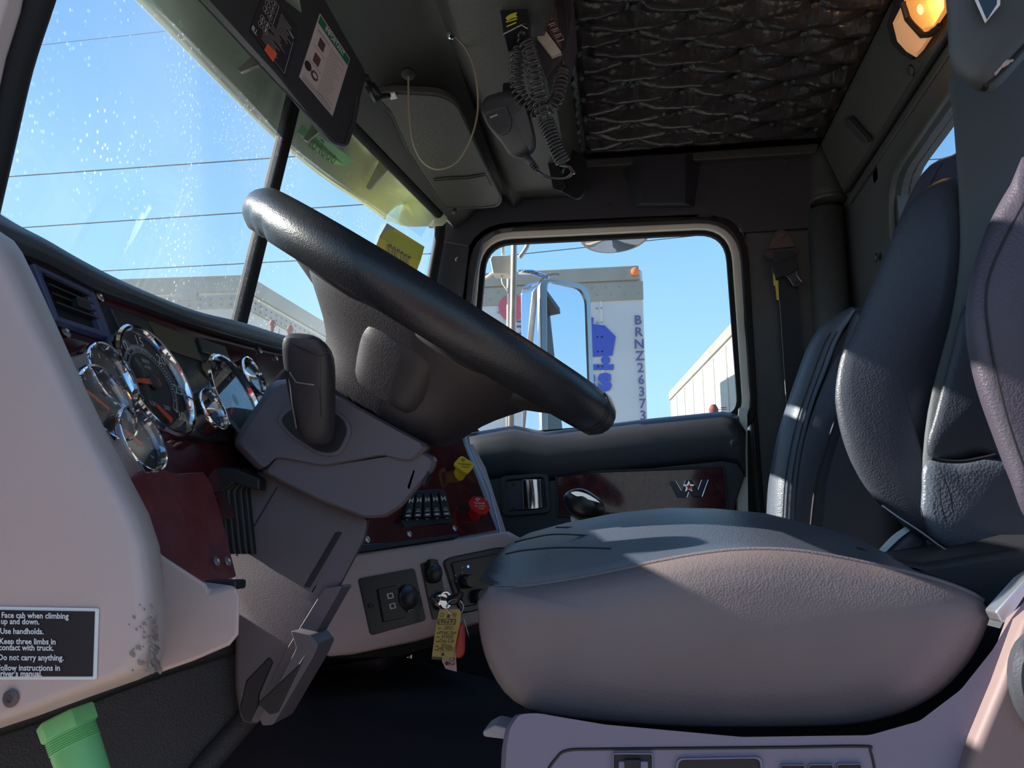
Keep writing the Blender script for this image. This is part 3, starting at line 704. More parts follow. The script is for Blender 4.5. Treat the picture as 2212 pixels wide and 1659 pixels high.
def needle(g, c, a, L, tail, wd, o=0.0022):
    b_ = B(); d = DU * math.cos(a) + DV * math.sin(a); t = DN.cross(d)
    prism(b_, [c - d * tail - t * wd, c + d * L - t * wd * 0.5, c + d * L + t * wd * 0.5, c - d * tail + t * wd], DN * 0.0012)
    for v in b_.verts: v.co += DN * o
    return link('needle', b_, 'needle', g)
rT = 0.064
g, c = gauge(340, 822, rT, 0.030)
# tachometer
a0, a1 = R(222), R(-42)
ang = lambda v: a0 + (a1 - a0) * v / 30
ticks(g, c, rT * 0.60, rT * 0.70, ang(0), ang(30), 60, 0.0004)
arc_band(g, c, rT * 0.56, rT * 0.60, ang(0), ang(30), 'dial_grey')
arc_band(g, c, rT * 0.60, rT * 0.72, ang(12), ang(17), 'dial_grey')
for v_ in (5, 10, 15, 20, 25, 30):
    lettering('numeral', str(v_), 0.0175, polar(c, ang(v_), rT * 0.80, 0.0008), DU, DV, 'print_white', g)
lettering('lettering', 'RPM', 0.007, c + DV * 0.026 + DN * 0.0006, DU, DV, 'print_white', g); lettering('lettering', 'x100', 0.006, c + DV * 0.019 + DN * 0.0006, DU, DV, 'print_white', g)
needle(g, c, R(190), 0.038, 0.012, 0.0042)
b_ = B(); lathe(b_, c, DN, [(0.009, 0), (0.009, 0.004), (0.006, 0.005)], 20); link('needle_hub', b_, 'dial_black', g, smooth=True)
c2 = c - DV * rT * 0.60
lettering('numeral', '150', 0.008, c2 - DU * 0.014 + DV * 0.010 + DN * 0.0006, DU, DV, 'print_white', g)
lettering('numeral', '200', 0.008, c2 + DU * 0.012 + DV * 0.010 + DN * 0.0006, DU, DV, 'print_white', g)
needle(g, c2, R(145), 0.014, 0.012, 0.0040)
# speedometer
rS = 0.064
g, c = gauge(512, 862, rS, 0.030)
ang = lambda v: R(222) + R(-264) * v / 85
ticks(g, c, rS * 0.60, rS * 0.70, ang(0), ang(85), 34, 0.0004); arc_band(g, c, rS * 0.56, rS * 0.60, ang(0), ang(85), 'dial_grey')
for v_ in (5, 15, 25, 35, 45, 55, 65, 75, 85): lettering('numeral', str(v_), 0.015, polar(c, ang(v_), rS * 0.82, 0.0008), DU, DV, 'print_white', g)
needle(g, c, R(222), 0.040, 0.010, 0.0028)
b_ = B(); lathe(b_, c, DN, [(0.009, 0), (0.009, 0.004), (0.006, 0.005)], 20); link('needle_hub', b_, 'dial_black', g, smooth=True)
# small gauges
for px, py, r, o in ((243, 812, 0.0345, 0.010), (233, 872, 0.0375, 0.016), (306, 950, 0.033, 0.020), (460, 885, 0.0275, 0.008), (548, 812, 0.0300, 0.004)):
    g, c = gauge(px, py, r, 0.030, o)
    ticks(g, c, r * 0.66, r * 0.80, R(210), R(-30), 10, 0.0003)
    needle(g, c, R(150), r * 0.6, r * 0.15, 0.0015)
    b_ = B(); lathe(b_, c, DN, [(0.005, 0), (0.005, 0.003)], 16); link('needle_hub', b_, 'dial_black', g)

# lower shell: the big beige end panel facing the door, and the ledge to its right
EP = Y_EP = 0.50
sil = [(-290, 400), (-140, 420), (0, 500), (30, 520), (48, 545), (75, 600), (112, 680), (150, 765), (190, 850), (235, 945), (280, 1030), (322, 1110), (345, 1180), (355, 1260), (358, 1330), (356, 1400), (345, 1448), (300, 1468), (200, 1503), (80, 1547), (-20, 1580), (-140, 1620), (-290, 1670)]
def eprow(d, y):      # silhouette shrunk by d pixels, at depth y
    out = []
    for i, (x_, y_) in enumerate(sil):
        out.append(PY(x_ - d, y_ + (d * 0.4 if y_ < 700 else -d * 0.2 if y_ > 1300 else 0), y))
    return out
b_ = B(); loft(b_, [eprow(70, 0.478), eprow(45, 0.480), eprow(24, 0.490), eprow(9, 0.506), eprow(2, 0.525), eprow(0, 0.55), eprow(4, 0.60), eprow(20, 0.68), eprow(60, 0.72)])
ep = link('end_panel', b_, 'beige_panel', dash, smooth=True)
EPL = Plane(V(0, 0.478, 0), (0, -1, 0))
# ledge / knee bolster
b_ = B()
prism(b_, [PY(*q, 0.60) for q in ((335, 1180), (355, 1200), (450, 1262), (455, 1275), (512, 1262), (522, 1290), (520, 1372), (500, 1396), (420, 1430), (340, 1458), (335, 1300))], Vector((-0.16, 0.14, 0.0)))
link('knee_bolster', b_, 'beige_panel', dash, bevel=0.010, bseg=4)
b_ = B(); box(b_, PY(487, 1262, 0.66), (0.030, 0.02, 0.008)); link('latch', b_, 'rubber', dash, bevel=0.002)
# worn patch of scuffs on the end panel's lower corner
rs = random.Random(3); b_ = B()
for k in range(95):
    t = rs.random(); px = 338 - abs(rs.gauss(0, 16)) + 6 * t; py = 1300 + 150 * t ** 0.7
    if rs.random() < 0.2: px -= rs.random() * 35
    s_ = rs.uniform(1.5, 7.5) * (0.5 + t); o = []
    yy = 0.4955 if px < 330 else 0.502
    n_ = rs.randint(5, 8)
    for k2 in range(n_):
        a = 2 * math.pi * k2 / n_; o.append((px + s_ * (0.4 + 0.5 * rs.random()) * math.cos(a) + s_ * 0.35 * math.sin(a), py + s_ * (0.6 + 0.6 * rs.random()) * math.sin(a)))
    ox = max(0, (px - 300) / 50); yy = 0.4785 + 0.020 * ox ** 2 - 0.0012 if ox > 0 else 0.4775
    prism(b_, [PY(a, b, yy + max(0, (a - 300) / 50) ** 2 * 0.0) for a, b in o], Vector((0, 0.0006, 0)))
link('scuff_marks', b_, 'scuff', dash, kind='stuff')
screw(dash, EPL.at(24, 1508, 0.001), (0, -1, 0), 0.0058, 'bracket_brown')
# warning sticker
SQ = Quad(EPL, [(-262, 1306), (214, 1314), (209, 1468), (-262, 1468)], 0.0008)
stk = empty('safety_sticker', SQ.at(0.5, 0.5), 'black and white rectangular safety sticker with climbing instructions on the beige panel', 'sticker')
b_ = B(); o = [SQ.at(p.x, p.y, 0.0004) for p in roundpoly([(0, 0), (1, 0), (1, 1), (0, 1)], [0.02, 0.02, 0.02, 0.02], 3)]; prism(b_, o, SQ.n * -0.0006); link('sticker_border', b_, 'print_white', stk)
b_ = B(); SQ.patch(b_, 0.52, 0.045, 0.985, 0.955, 0.0010, 0.0005); link('sticker_field', b_, 'label_black', stk)
b_ = B(); SQ.patch(b_, 0.01, 0.045, 0.551, 0.30, 0.0016, 0.0005); link('warning_band', b_, 'label_orange', stk)
b_ = B(); SQ.patch(b_, 0.01, 0.32, 0.535, 0.95, 0.0016, 0.0005); link('picture_field', b_, 'label_blue', stk)
for t_, v_ in (('Face cab when climbing', 0.115), ('up and down.', 0.20), ('Use handholds.', 0.335), ('Keep three limbs in', 0.475), ('contact with truck.', 0.56), ('Do not carry anything.', 0.695), ('Follow instructions in', 0.835), ("driver's manual.", 0.915)):
    SQ.text('lettering', t_, 0.582 - 0.02 * v_, v_, 0.083, 'print_white', stk, 0.0022, align='LEFT', bold=0.022)

# --- centre stack (angled towards the driver)
SN = Vector((0.85, -0.40, 0.42)).normalized()
SP = Plane(D(700, 1190), SN); S = SP.at
def sprism(name, px, m, off=0.0, th=0.010, bevel=0.0015, r=0, parent=None, pl=None, **kw): return dprism(name, px, m, off, th, bevel, r, pl or SP, parent, **kw)
sprism('stack_bezel', [(720, 930), (990, 900), (1018, 962), (1098, 1182), (1094, 1192), (905, 1200), (640, 1230), (640, 1000)], 'satin', -0.004, 0.03, 0.003)
sprism('stack_wood', [(720, 940), (985, 905), (1004, 962), (1074, 1146), (990, 1160), (770, 1180), (680, 1190), (660, 1000)], 'wood_gloss', 0.001, 0.01, 0.0015)
b_ = B(); tube(b_, [S(1003, 900, 0.0), S(1014, 960, 0.001), S(1058, 1060, 0.001), S(1086, 1172, 0.001), S(1094, 1186, 0.0)], 0.0025, 6); link('bezel_edge', b_, 'satin', dash, smooth=True)
sprism('stack_side', [(1006, 960), (1022, 958), (1050, 1010), (1095, 1150), (1098, 1185)], 'grey_panel', -0.008, 0.03, 0.003)
sprism('hinge_strip', [(752, 1182), (990, 1152), (992, 1160), (752, 1196)], 'rubber', 0.006, 0.008)
for q in ((793, 1165), (884, 1153), (982, 1141)): screw(dash, S(*q, 0.001), SN, 0.006, 'steel')
# rocker switches
bank = sprism('switch_bank', [(868, 1126), (890, 1060), (960, 1056), (974, 1120), (978, 1128), (876, 1138)], 'cluster_black', 0.006, 0.01, 0.002, r=3)
LFT = [((868, 1127), (884, 1062)), ((978, 1122), (961, 1056))]
def sw(u0, u1, v0, v1, off):   # bilinear in the bank, v 0 bottom .. 1 top
    a = Vector(LFT[0][0]).lerp(Vector(LFT[0][1]), v0), Vector(LFT[1][0]).lerp(Vector(LFT[1][1]), v0); b = Vector(LFT[0][0]).lerp(Vector(LFT[0][1]), v1), Vector(LFT[1][0]).lerp(Vector(LFT[1][1]), v1)
    q = [a[0].lerp(a[1], u0), a[0].lerp(a[1], u1), b[0].lerp(b[1], u1), b[0].lerp(b[1], u0)]; return [S(p.x, p.y, off) for p in q]
for k in range(5):
    u0, u1 = k / 5 + 0.02, (k + 1) / 5 - 0.02; b_ = B()
    p0 = sw(u0, u1, 0.12, 0.44, 0.013); p1 = sw(u0, u1, 0.44, 0.90, 0.008); bot = sw(u0, u1, 0.12, 0.90, 0.004)
    lowf, midf, topf = sw(u0, u1, 0.12, 0.12001, 0.014)[:2], sw(u0, u1, 0.46, 0.4601, 0.009)[:2], sw(u0, u1, 0.88, 0.8801, 0.016)[:2]
    loft(b_, [[lowf[0], lowf[1], bot[1], bot[0]], [midf[0], midf[1], (bot[1] + bot[2]) / 2, (bot[0] + bot[3]) / 2], [topf[0], topf[1], bot[2], bot[3]]]); rk = link('rocker_switch', b_, 'radio_black', bank, bevel=0.0008)
    b_ = B(); q = sw(u0 + 0.035, u1 - 0.035, 0.17, 0.22, 0.0142); prism(b_, q, SN * 0.0006); link('switch_print', b_, 'print_white', bank)
    b_ = B(); q = sw(u0 + 0.03, u1 - 0.03, 0.30, 0.34, 0.0135); prism(b_, q, SN * 0.0006); q = sw(u0 + 0.05, u1 - 0.05, 0.37, 0.40, 0.0125); prism(b_, q, SN * 0.0006); q = sw(u0 + 0.05, u1 - 0.06, 0.04, 0.07, 0.0075); prism(b_, q, SN * 0.0006); link('switch_print', b_, 'print_grey', bank)
    b_ = B(); q = sw(u0 + 0.03, u0 + 0.05, 0.62, 0.76, 0.0135); prism(b_, q, SN * 0.001); q = sw(u1 - 0.05, u1 - 0.03, 0.62, 0.76, 0.0135); prism(b_, q, SN * 0.001); q = sw(u0 + 0.03, u1 - 0.03, 0.67, 0.70, 0.0135); prism(b_, q, SN * 0.001); link('switch_symbol', b_, 'print_white', bank)
# air brake knobs
SU = Vector((0, 0, 1)).cross(SN).normalized(); SV = SN.cross(SU)
def knob(name, px, py, m, shape, stem=0.030, lab=()):
    base = S(px, py, 0.0); ax = (SN - SU * 0.42 + SV * 0.28).normalized()
    b_ = B(); lathe(b_, base, ax, [(0.0125, 0), (0.0125, stem * 0.5), (0.011, stem * 0.75), (0.012, stem)], 20); k = link(name, b_, m, dash, auto=40)
    c_ = base + ax * stem; u, v, n = frame(ax)
    if shape == 'diamond': o = [c_ + u * (0.0215 * a) + v * (0.0215 * b) for a, b in [(p.x, p.y) for p in roundpoly([(0, 1.15), (1.15, 0), (0, -1.15), (-1.15, 0)], 0.35, 4)]]
    else: o = [c_ + u * (0.0225 * math.cos(R(22.5 + 45 * i))) + v * (0.0225 * math.sin(R(22.5 + 45 * i))) for i in range(8)]
    b_ = B(); prism(b_, o, ax * 0.006); link('knob_plate', b_, m, k, bevel=0.0012)
    return k, c_ + ax * 0.0064, u, v, ax
k, c_, u, v, ax = knob('parking_brake_knob', 990, 1028, 'yellow_plastic', 'diamond')
lettering('lettering', 'PARKING', 0.0065, c_ - v * 0.001 + ax * 0.0004, u, v, 'print_black', k, ext=0); lettering('lettering', 'BRAKE', 0.0055, c_ - v * 0.008 + ax * 0.0004, u, v, 'print_black', k, ext=0)
b_ = B(); tube(b_, [c_ + u * (0.004 * math.cos(a / 3)) + v * (0.010 + 0.003 * math.sin(a / 3)) for a in range(0, 15)], 0.0008, 5); link('knob_print', b_, 'print_black', k)
k, c_, u, v, ax = knob('trailer_brake_knob', 1022, 1115, 'red_plastic', 'octagon')
lettering('lettering', 'TRAILER', 0.0065, c_ + v * 0.003 + ax * 0.0004, u, v, 'print_white', k, ext=0); lettering('lettering', 'AIR SUPPLY', 0.0052, c_ - v * 0.004 + ax * 0.0004, u, v, 'print_white', k, ext=0); lettering('lettering', 'PUSH', 0.0052, c_ - v * 0.010 + ax * 0.0004, u, v, 'print_white', k, ext=0)
b_ = B(); tube(b_, [c_ + u * (0.004 * math.cos(a / 3)) + v * (0.012 + 0.003 * math.sin(a / 3)) for a in range(0, 15)], 0.0008, 5); link('knob_print', b_, 'print_white', k)
# lower stack shell
LN = Vector((0.80, -0.52, 0.10)).normalized(); LP = Plane(S(760, 1192), LN); L = LP.at
ls = [(640, 1210), (752, 1196), (905, 1178), (1098, 1148), (1130, 1165), (1130, 1330), (1040, 1345), (900, 1385), (760, 1414), (712, 1418), (690, 1408), (690, 1395), (698, 1375), (690, 1350), (660, 1340), (640, 1330)]
rows = []
c0 = Vector((sum(a for a, b in ls) / len(ls), sum(b for a, b in ls) / len(ls)))
for sc_, o_ in ((0.93, 0.0), (0.975, -0.003), (1.0, -0.015), (0.99, -0.06), (0.95, -0.10)):
    rows.append([L(c0.x + (a - c0.x) * sc_ if sc_ < 1 else a, c0.y + (b - c0.y) * sc_, o_) for a, b in ls])
b_ = B(); loft(b_, rows); link('lower_shell', b_, 'beige_panel', dash, auto=60)
def lprism(name, px, m, off=0.0, th=0.006, bevel=0.001, r=0, parent=None): return dprism(name, px, m, off, th, bevel, r, LP, parent)
up = lprism('socket_panel', [(775, 1250), (896, 1227), (921, 1340), (802, 1373)], 'cluster_black', 0.003, r=8)
for q in ((802, 1308), (902, 1282)): screw(up, L(*q, 0.004), LN, 0.004, 'trim_plastic')
lprism('usb_module', [(817, 1273), (858, 1264), (877, 1334), (830, 1344)], 'radio_black', 0.006, 0.004, parent=up)
for q in ((843, 1287), (848, 1309)):
    b_ = B(); o_ = [(q[0] - 7, q[1] - 4), (q[0] + 5, q[1] - 7), (q[0] + 8, q[1] + 4), (q[0] - 4, q[1] + 7)]; c_ = Vector((q[0] + 0.5, q[1]))
    ring(b_, [L(*a, 0.007) for a in o_], [L(c_.x + (a[0] - c_.x) * 0.72, c_.y + (a[1] - c_.y) * 0.72, 0.007) for a in o_], LN * -0.002); link('usb_port', b_, 'print_white', up)
b_ = B(); lathe(b_, L(880, 1290, 0.004), LN, [(0.020, 0), (0.020, 0.004), (0.017, 0.006)], 28); link('socket_cap', b_, 'cluster_black', up, auto=40)
b_ = B(); tube(b_, [L(881, 1322, 0.005), L(885, 1315, 0.006), L(889, 1318, 0.006)], 0.0014, 6); link('cap_hinge', b_, 'satin', up)
ig = lprism('ignition_panel', [(910, 1218), (946, 1208), (957, 1258), (969, 1330), (936, 1338), (925, 1290)], 'cluster_black', 0.003, r=2)
b_ = B(); lathe(b_, L(936, 1238, 0.004), LN, [(0.017, 0), (0.017, 0.005), (0.014, 0.007)], 24); link('socket_cap', b_, 'radio_black', ig, auto=40)
b_ = B(); box(b_, L(931, 1217, 0.008), (0.012, 0.014, 0.010), LN.cross(Vector((0, 0, 1))), Vector((0, 0, 1)), LN); link('cap_tab', b_, 'radio_black', ig, bevel=0.002)
b_ = B(); lathe(b_, L(952, 1297, 0.002), LN, [(0.0165, 0), (0.0165, 0.010), (0.014, 0.013), (0.0115, 0.013), (0.010, 0.009)], 28); link('key_cylinder', b_, 'chrome', ig, auto=40)
cc = lprism('climate_panel', [(958, 1212), (975, 1203), (1075, 1182), (1120, 1180), (1120, 1300), (1000, 1326), (990, 1310)], 'cluster_black', 0.004, 0.008, 0.003, r=10)
lprism('climate_face', [(976, 1215), (1075, 1195), (1115, 1195), (1115, 1290), (1002, 1312)], 'radio_black', 0.007, 0.004, 0.002, r=6, parent=cc)
b_ = B(); lathe(b_, L(1011, 1224, 0.0075), LN, [(0.0022, 0), (0.0022, 0.001)], 12); link('indicator_light', b_, 'lit_blue', cc)
b_ = B(); lathe(b_, L(1006, 1256, 0.0075), LN, [(0.0125, 0), (0.0125, 0.010), (0.010, 0.013)], 24); link('rotary_knob', b_, 'cluster_black', cc, auto=40)
b_ = B(); lathe(b_, L(1031, 1288, 0.0075), LN, [(0.0125, 0), (0.0125, 0.010), (0.010, 0.013)], 24); link('rotary_knob', b_, 'cluster_black', cc, auto=40)
b_ = B()
for q in ((999, 1226), (998, 1238), (1008, 1241), (984, 1243), (985, 1255)): lathe(b_, L(*q, 0.0078), LN, [(0.0012, 0), (0.0012, 0.0005)], 8)
link('panel_print', b_, 'print_white', cc)
# underside tray in the dark below the stack
b_ = B(); prism(b_, [PY(640, 1340, 1.25), PY(700, 1425, 1.25), PY(860, 1420, 1.45), PY(1040, 1370, 1.65), PY(1060, 1340, 1.7), PY(900, 1300, 1.5)], Vector((-0.12, 0.05, -0.03))); link('under_tray', b_, 'rubber', dash, bevel=0.004)

# ================================================================== STEERING COLUMN
col = empty('steering_column', PY(660, 1250, 0.95), 'dark grey plastic steering column shroud running down from behind the wheel', 'steering column')
def cprism(name, px, y0, y1, m, bevel=0.008, seg=3, r=0, parent=None, shift=(0, 0)):
    pts = [Vector(q) for q in px]
    if r: pts = roundpoly(pts, r, 4)
    b_ = B(); A = [PY(p.x, p.y, y0) for p in pts]; prism(b_, A, Vector((shift[0], y1 - y0, shift[1]))); return link(name, b_, m, parent or col, bevel=bevel, bseg=seg)
def shell(name, px, y0, y1, m, r=8, k0=0.95, k1=0.84):
    p_ = resample([Vector((p.x, p.y, 0)) for p in roundpoly([Vector(q) for q in px], r, 4)], 90); c = sum(p_, Vector()) / len(p_)
    f = lambda s, y: [PY(c.x + (p.x - c.x) * s, c.y + (p.y - c.y) * s, y) for p in p_]
    d = y1 - y0; b_ = B(); loft(b_, [f(k0 - 0.03, y0), f(k0 + 0.02, y0 + 0.03 * d), f(0.995, y0 + 0.12 * d), f(1.0, y0 + 0.25 * d), f(0.985, y0 + 0.6 * d), f(0.93, y0 + 0.9 * d), f(k1, y1)])
    return link(name, b_, m, col, auto=32)
# upper shroud: clam shells around the shaft
shell('upper_shroud', [(503, 962), (520, 925), (590, 822), (650, 816), (760, 870), (870, 930), (935, 965), (900, 1000), (835, 985), (700, 1010), (588, 990), (560, 1020)], 0.860, 1.03, 'column_plastic', 12)
shell('lower_shroud', [(560, 1018), (588, 985), (700, 1005), (830, 985), (905, 968), (946, 990), (940, 1015), (870, 1095), (835, 1118), (790, 1120), (690, 1082), (620, 1048)], 0.866, 1.02, 'column_plastic', 8, 0.96)
# lower column cover
shell('column_cover', [(556, 1008), (700, 1070), (800, 1115), (792, 1160), (702, 1330), (642, 1420), (560, 1564), (520, 1560), (508, 1480), (510, 1300), (496, 1220), (478, 1135)], 0.900, 0.985, 'column_plastic', 10, 0.95, 0.8)
cprism('seam_line', [(598, 1052), (600, 1052), (512, 1200), (509, 1200)], 0.899, 0.91, 'rubber', 0)
cprism('slot', [(724, 1150), (738, 1150), (668, 1270), (655, 1268)], 0.898, 0.92, 'dark_recess', 0.001)
cprism('slot_rib', [(742, 1160), (752, 1160), (676, 1285), (668, 1280)], 0.900, 0.92, 'column_plastic', 0.002)
cprism('lower_rail', [(700, 1270), (740, 1265), (680, 1370), (600, 1480), (560, 1560), (540, 1560), (620, 1400)], 0.895, 0.93, 'column_plastic', 0.006, 3, 8)
cprism('pedal_bracket', [(628, 1362), (672, 1372), (688, 1392), (676, 1420), (590, 1566), (566, 1568), (560, 1550), (610, 1460), (640, 1400)], 0.870, 0.92, 'column_plastic', 0.008, 3, 6)
cprism('slot', [(640, 1440), (662, 1410), (600, 1540), (582, 1545), (555, 1520)], 0.8685, 0.88, 'dark_recess', 0.002)
cprism('slot', [(530, 1470), (580, 1418), (590, 1430), (560, 1500), (555, 1560), (528, 1560), (516, 1530)], 0.898, 0.92, 'dark_recess', 0.003)
# vents on the end cap
for q in (((880, 1052), (893, 1015), (896, 1018), (884, 1058)), ((912, 1046), (924, 1016), (927, 1020), (916, 1050))): cprism('vent_slot', q, 0.866, 0.88, 'dark_recess', 0)
# stalk recess
b_ = B()
rec = roundpoly([Vector(q) for q in ((592, 905), (615, 880), (690, 862), (752, 905), (760, 935), (735, 985), (690, 985), (620, 940))], 22, 5)
cc_ = sum((p for p in rec), Vector((0, 0))) / len(rec)
ring(b_, [PY(p.x, p.y, 0.857) for p in rec], [PY(cc_.x + (p.x - cc_.x) * 0.86, cc_.y + (p.y - cc_.y) * 0.86, 0.857) for p in rec], Vector((0, 0.01, 0))); link('stalk_collar', b_, 'column_plastic', col, bevel=0.002)
b_ = B(); prism(b_, [PY(cc_.x + (p.x - cc_.x) * 0.87, cc_.y + (p.y - cc_.y) * 0.87, 0.858) for p in rec], Vector((0, 0.01, 0))); link('stalk_recess', b_, 'dark_recess', col)
screw(col, PY(792, 876, 0.90), (0.2, -1, -0.2), 0.006, 'trim_plastic')
# stalk grip
ST = [[(685, 961), 0.845, 0.010, 0.012], [(684, 948), 0.841, 0.0190, 0.016], [(682, 925), 0.832, 0.0215, 0.017], [(676, 880), 0.815, 0.0245, 0.018], [(670, 810), 0.795, 0.0275, 0.020], [(667, 765), 0.785, 0.0285, 0.020], [(660, 738), 0.780, 0.0245, 0.019], [(656, 722), 0.780, 0.013, 0.012]]
rows = []
for (q, y, a, b) in ST:
    c_ = PY(*q, y); row = []
    for k in range(20):
        t = 2 * math.pi * k / 20; ct, st = math.cos(t), math.sin(t); e_ = 0.62
        row.append(c_ + Vector((1, 0.1, -0.08)).normalized() * (a * math.copysign(abs(ct) ** e_, ct)) + Vector((-0.1, 1, 0)).normalized() * (b * math.copysign(abs(st) ** e_, st)))
    rows.append(row)
stalk = empty('column_stalk', PY(685, 962, 0.845), 'chunky black lever grip standing up in front of the steering column', 'lever')
b_ = B(); loft(b_, rows); link('grip', b_, 'stalk_plastic', stalk, sub=1, auto=50)
b_ = B(); tube(b_, [PY(q[0], q[1], q[2]) for q in ((626, 805, 0.775), (640, 826, 0.772), (678, 832, 0.7715))], 0.0007, 6); link('seam_line', b_, 'dial_grey', stalk)
b_ = B(); tube(b_, [PY(623, 806, 0.780), PY(630, 870, 0.795), PY(640, 925, 0.815)], 0.0009, 6); link('seam_line', b_, 'satin', stalk)
b_ = B(); tube(b_, [PY(q[0], q[1], q[2]) for q in ((634, 745, 0.764), (690, 770, 0.763), (712, 760, 0.765))], 0.0007, 6); link('seam_line', b_, 'dark_recess', stalk)
b_ = B(); tube(b_, [PY(690, 770, 0.7625), PY(691, 840, 0.772), PY(694, 900, 0.790)], 0.0006, 6); link('seam_line', b_, 'dark_recess', stalk)
# rubber bellows left of the column (pedal boot)
bl = empty('rubber_boot', PY(500, 1060, 0.99), 'black ribbed rubber boot beside the steering column', 'boot')
for k in range(5):
    b_ = B(); xo = 13 * k
    prism(b_, [PY(*q, 0.872 + k * 0.005) for q in ((458 + xo, 1018), (468 + xo, 1008), (512 + xo * 0.5, 1014), (560, 1032), (560, 1060), (505 + xo * 0.6, 1045), (482 + xo, 1060), (496 + xo, 1200), (484 + xo, 1190), (466 + xo, 1060))], Vector((0, 0.02, 0))); link('rib', b_, 'rubber', bl, bevel=0.003)

# ================================================================== STEERING WHEEL
WC = PY(940, 683, 0.94); tl = R(33)
WU = Vector((math.cos(tl), 0, -math.sin(tl))); WN = Vector((math.sin(tl), -0.098, math.cos(tl))).normalized(); WV = WN.cross(WU).normalized(); WU = WV.cross(WN)   # WV towards +Y
wheel = empty('steering_wheel', WC - WN * 0.1, 'large black leather-rimmed steering wheel seen from below, with wide plastic hub', 'steering wheel')
RW, RT_ = 0.246, 0.0225
rim = []
bm = B(); rings = []
SEG, TS = 144, 18
for k in range(SEG):
    a = 2 * math.pi * k / SEG; d = WU * math.cos(a) + WV * math.sin(a); row = []
    ad = (math.degrees(a) + 360) % 360
    groove = 1 if 112 < ad < 240 else 0
    for j in range(TS):
        b2 = 2 * math.pi * j / TS; rr = RT_ * (1.08 if math.cos(b2) < 0.3 else 1.0)
        if groove: rr -= 0.0048 * (0.5 - 0.5 * math.cos(a * 34)) * max(0.0, min(1.0, 0.4 - 0.9 * math.sin(b2) - 0.3 * math.cos(b2)))
        row.append(bm.verts.new(WC + d * (RW + rr * math.cos(b2)) + WN * (rr * 1.12 * math.sin(b2))))
    rings.append(row)
for k in range(SEG):
    for j in range(TS): bm.faces.new((rings[k][j], rings[k][(j + 1) % TS], rings[(k + 1) % SEG][(j + 1) % TS], rings[(k + 1) % SEG][j]))
link('rim', bm, 'wheel_leather', wheel, smooth=True)
for a in (R(187), R(-12)):
    bm = B(); d = WU * math.cos(a) + WV * math.sin(a); c_ = WC + d * RW
    tube(bm, [c_ + d * (RT_ * 1.10 * math.cos(t * math.pi / 12)) + WN * (RT_ * 1.16 * math.sin(t * math.pi / 12)) for t in range(24)], 0.0007, 5, closed=True); link('rim_seam', bm, 'dark_recess', wheel)
# hub body below the rim: lofted superellipse sections from the spokes down to the column
def sec_(n, cu, hu, hv, e_=0.7, cv=0.0, k_=40):
    out = []
    for k in range(k_):
        t = 2 * math.pi * k / k_; ct, st = math.cos(t), math.sin(t)
        out.append(WC + WN * n + WU * (cu + hu * math.copysign(abs(ct) ** e_, ct)) + WV * (cv + hv * math.copysign(abs(st) ** e_, st)))
    return out
bm = B()
loft(bm, [sec_(-0.004, 0.0, 0.165, 0.120), sec_(-0.014, 0.0, 0.175, 0.140), sec_(-0.035, 0.005, 0.165, 0.130), sec_(-0.060, 0.008, 0.140, 0.110), sec_(-0.090, 0.012, 0.112, 0.088), sec_(-0.125, 0.012, 0.098, 0.080), sec_(-0.150, 0.012, 0.085, 0.072)])
link('hub', bm, 'hub_plastic', wheel, sub=1, smooth=True)
bm = B(); loft(bm, [sec_(-0.03, 0.02, 0.070, 0.120, 0.5), sec_(-0.050, 0.02, 0.068, 0.124, 0.5), sec_(-0.080, 0.022, 0.062, 0.106, 0.5), sec_(-0.110, 0.024, 0.055, 0.094, 0.5), sec_(-0.125, 0.024, 0.045, 0.086, 0.5)])
link('hub_cover', bm, 'hub_plastic', wheel, sub=1, smooth=True)
# spokes
for (a, wd, n0) in ((R(180), 0.075, 0.0), (R(0), 0.075, 0.0), (R(-125), 0.050, 0.0), (R(-55), 0.050, 0.0), (R(125), 0.050, 0.0), (R(55), 0.050, 0.0)):
    d = WU * math.cos(a) + WV * math.sin(a); t_ = WN.cross(d); bm = B(); rows = []
    big = wd > 0.05
    for rr, ww, n1, th in ((0.09, wd * 0.9, -0.045 if big else -0.030, 0.030 if big else 0.012), (0.14, wd, -0.030 if big else -0.022, 0.024 if big else 0.012), (0.185, wd * 1.0, -0.016, 0.018), (0.22, wd * 1.1, -0.006, 0.013), (0.248, wd * 1.25, -0.001, 0.011)):
        row = []
        for k in range(12):
            q = 2 * math.pi * k / 12; ct, st = math.cos(q), math.sin(q); row.append(WC + d * rr + t_ * (ww * math.copysign(abs(ct) ** 0.7, ct)) + WN * (n1 + th * math.copysign(abs(st) ** 0.7, st)))
        rows.append(row)
    loft(bm, rows); link('spoke', bm, 'hub_plastic', wheel, sub=1, smooth=True)
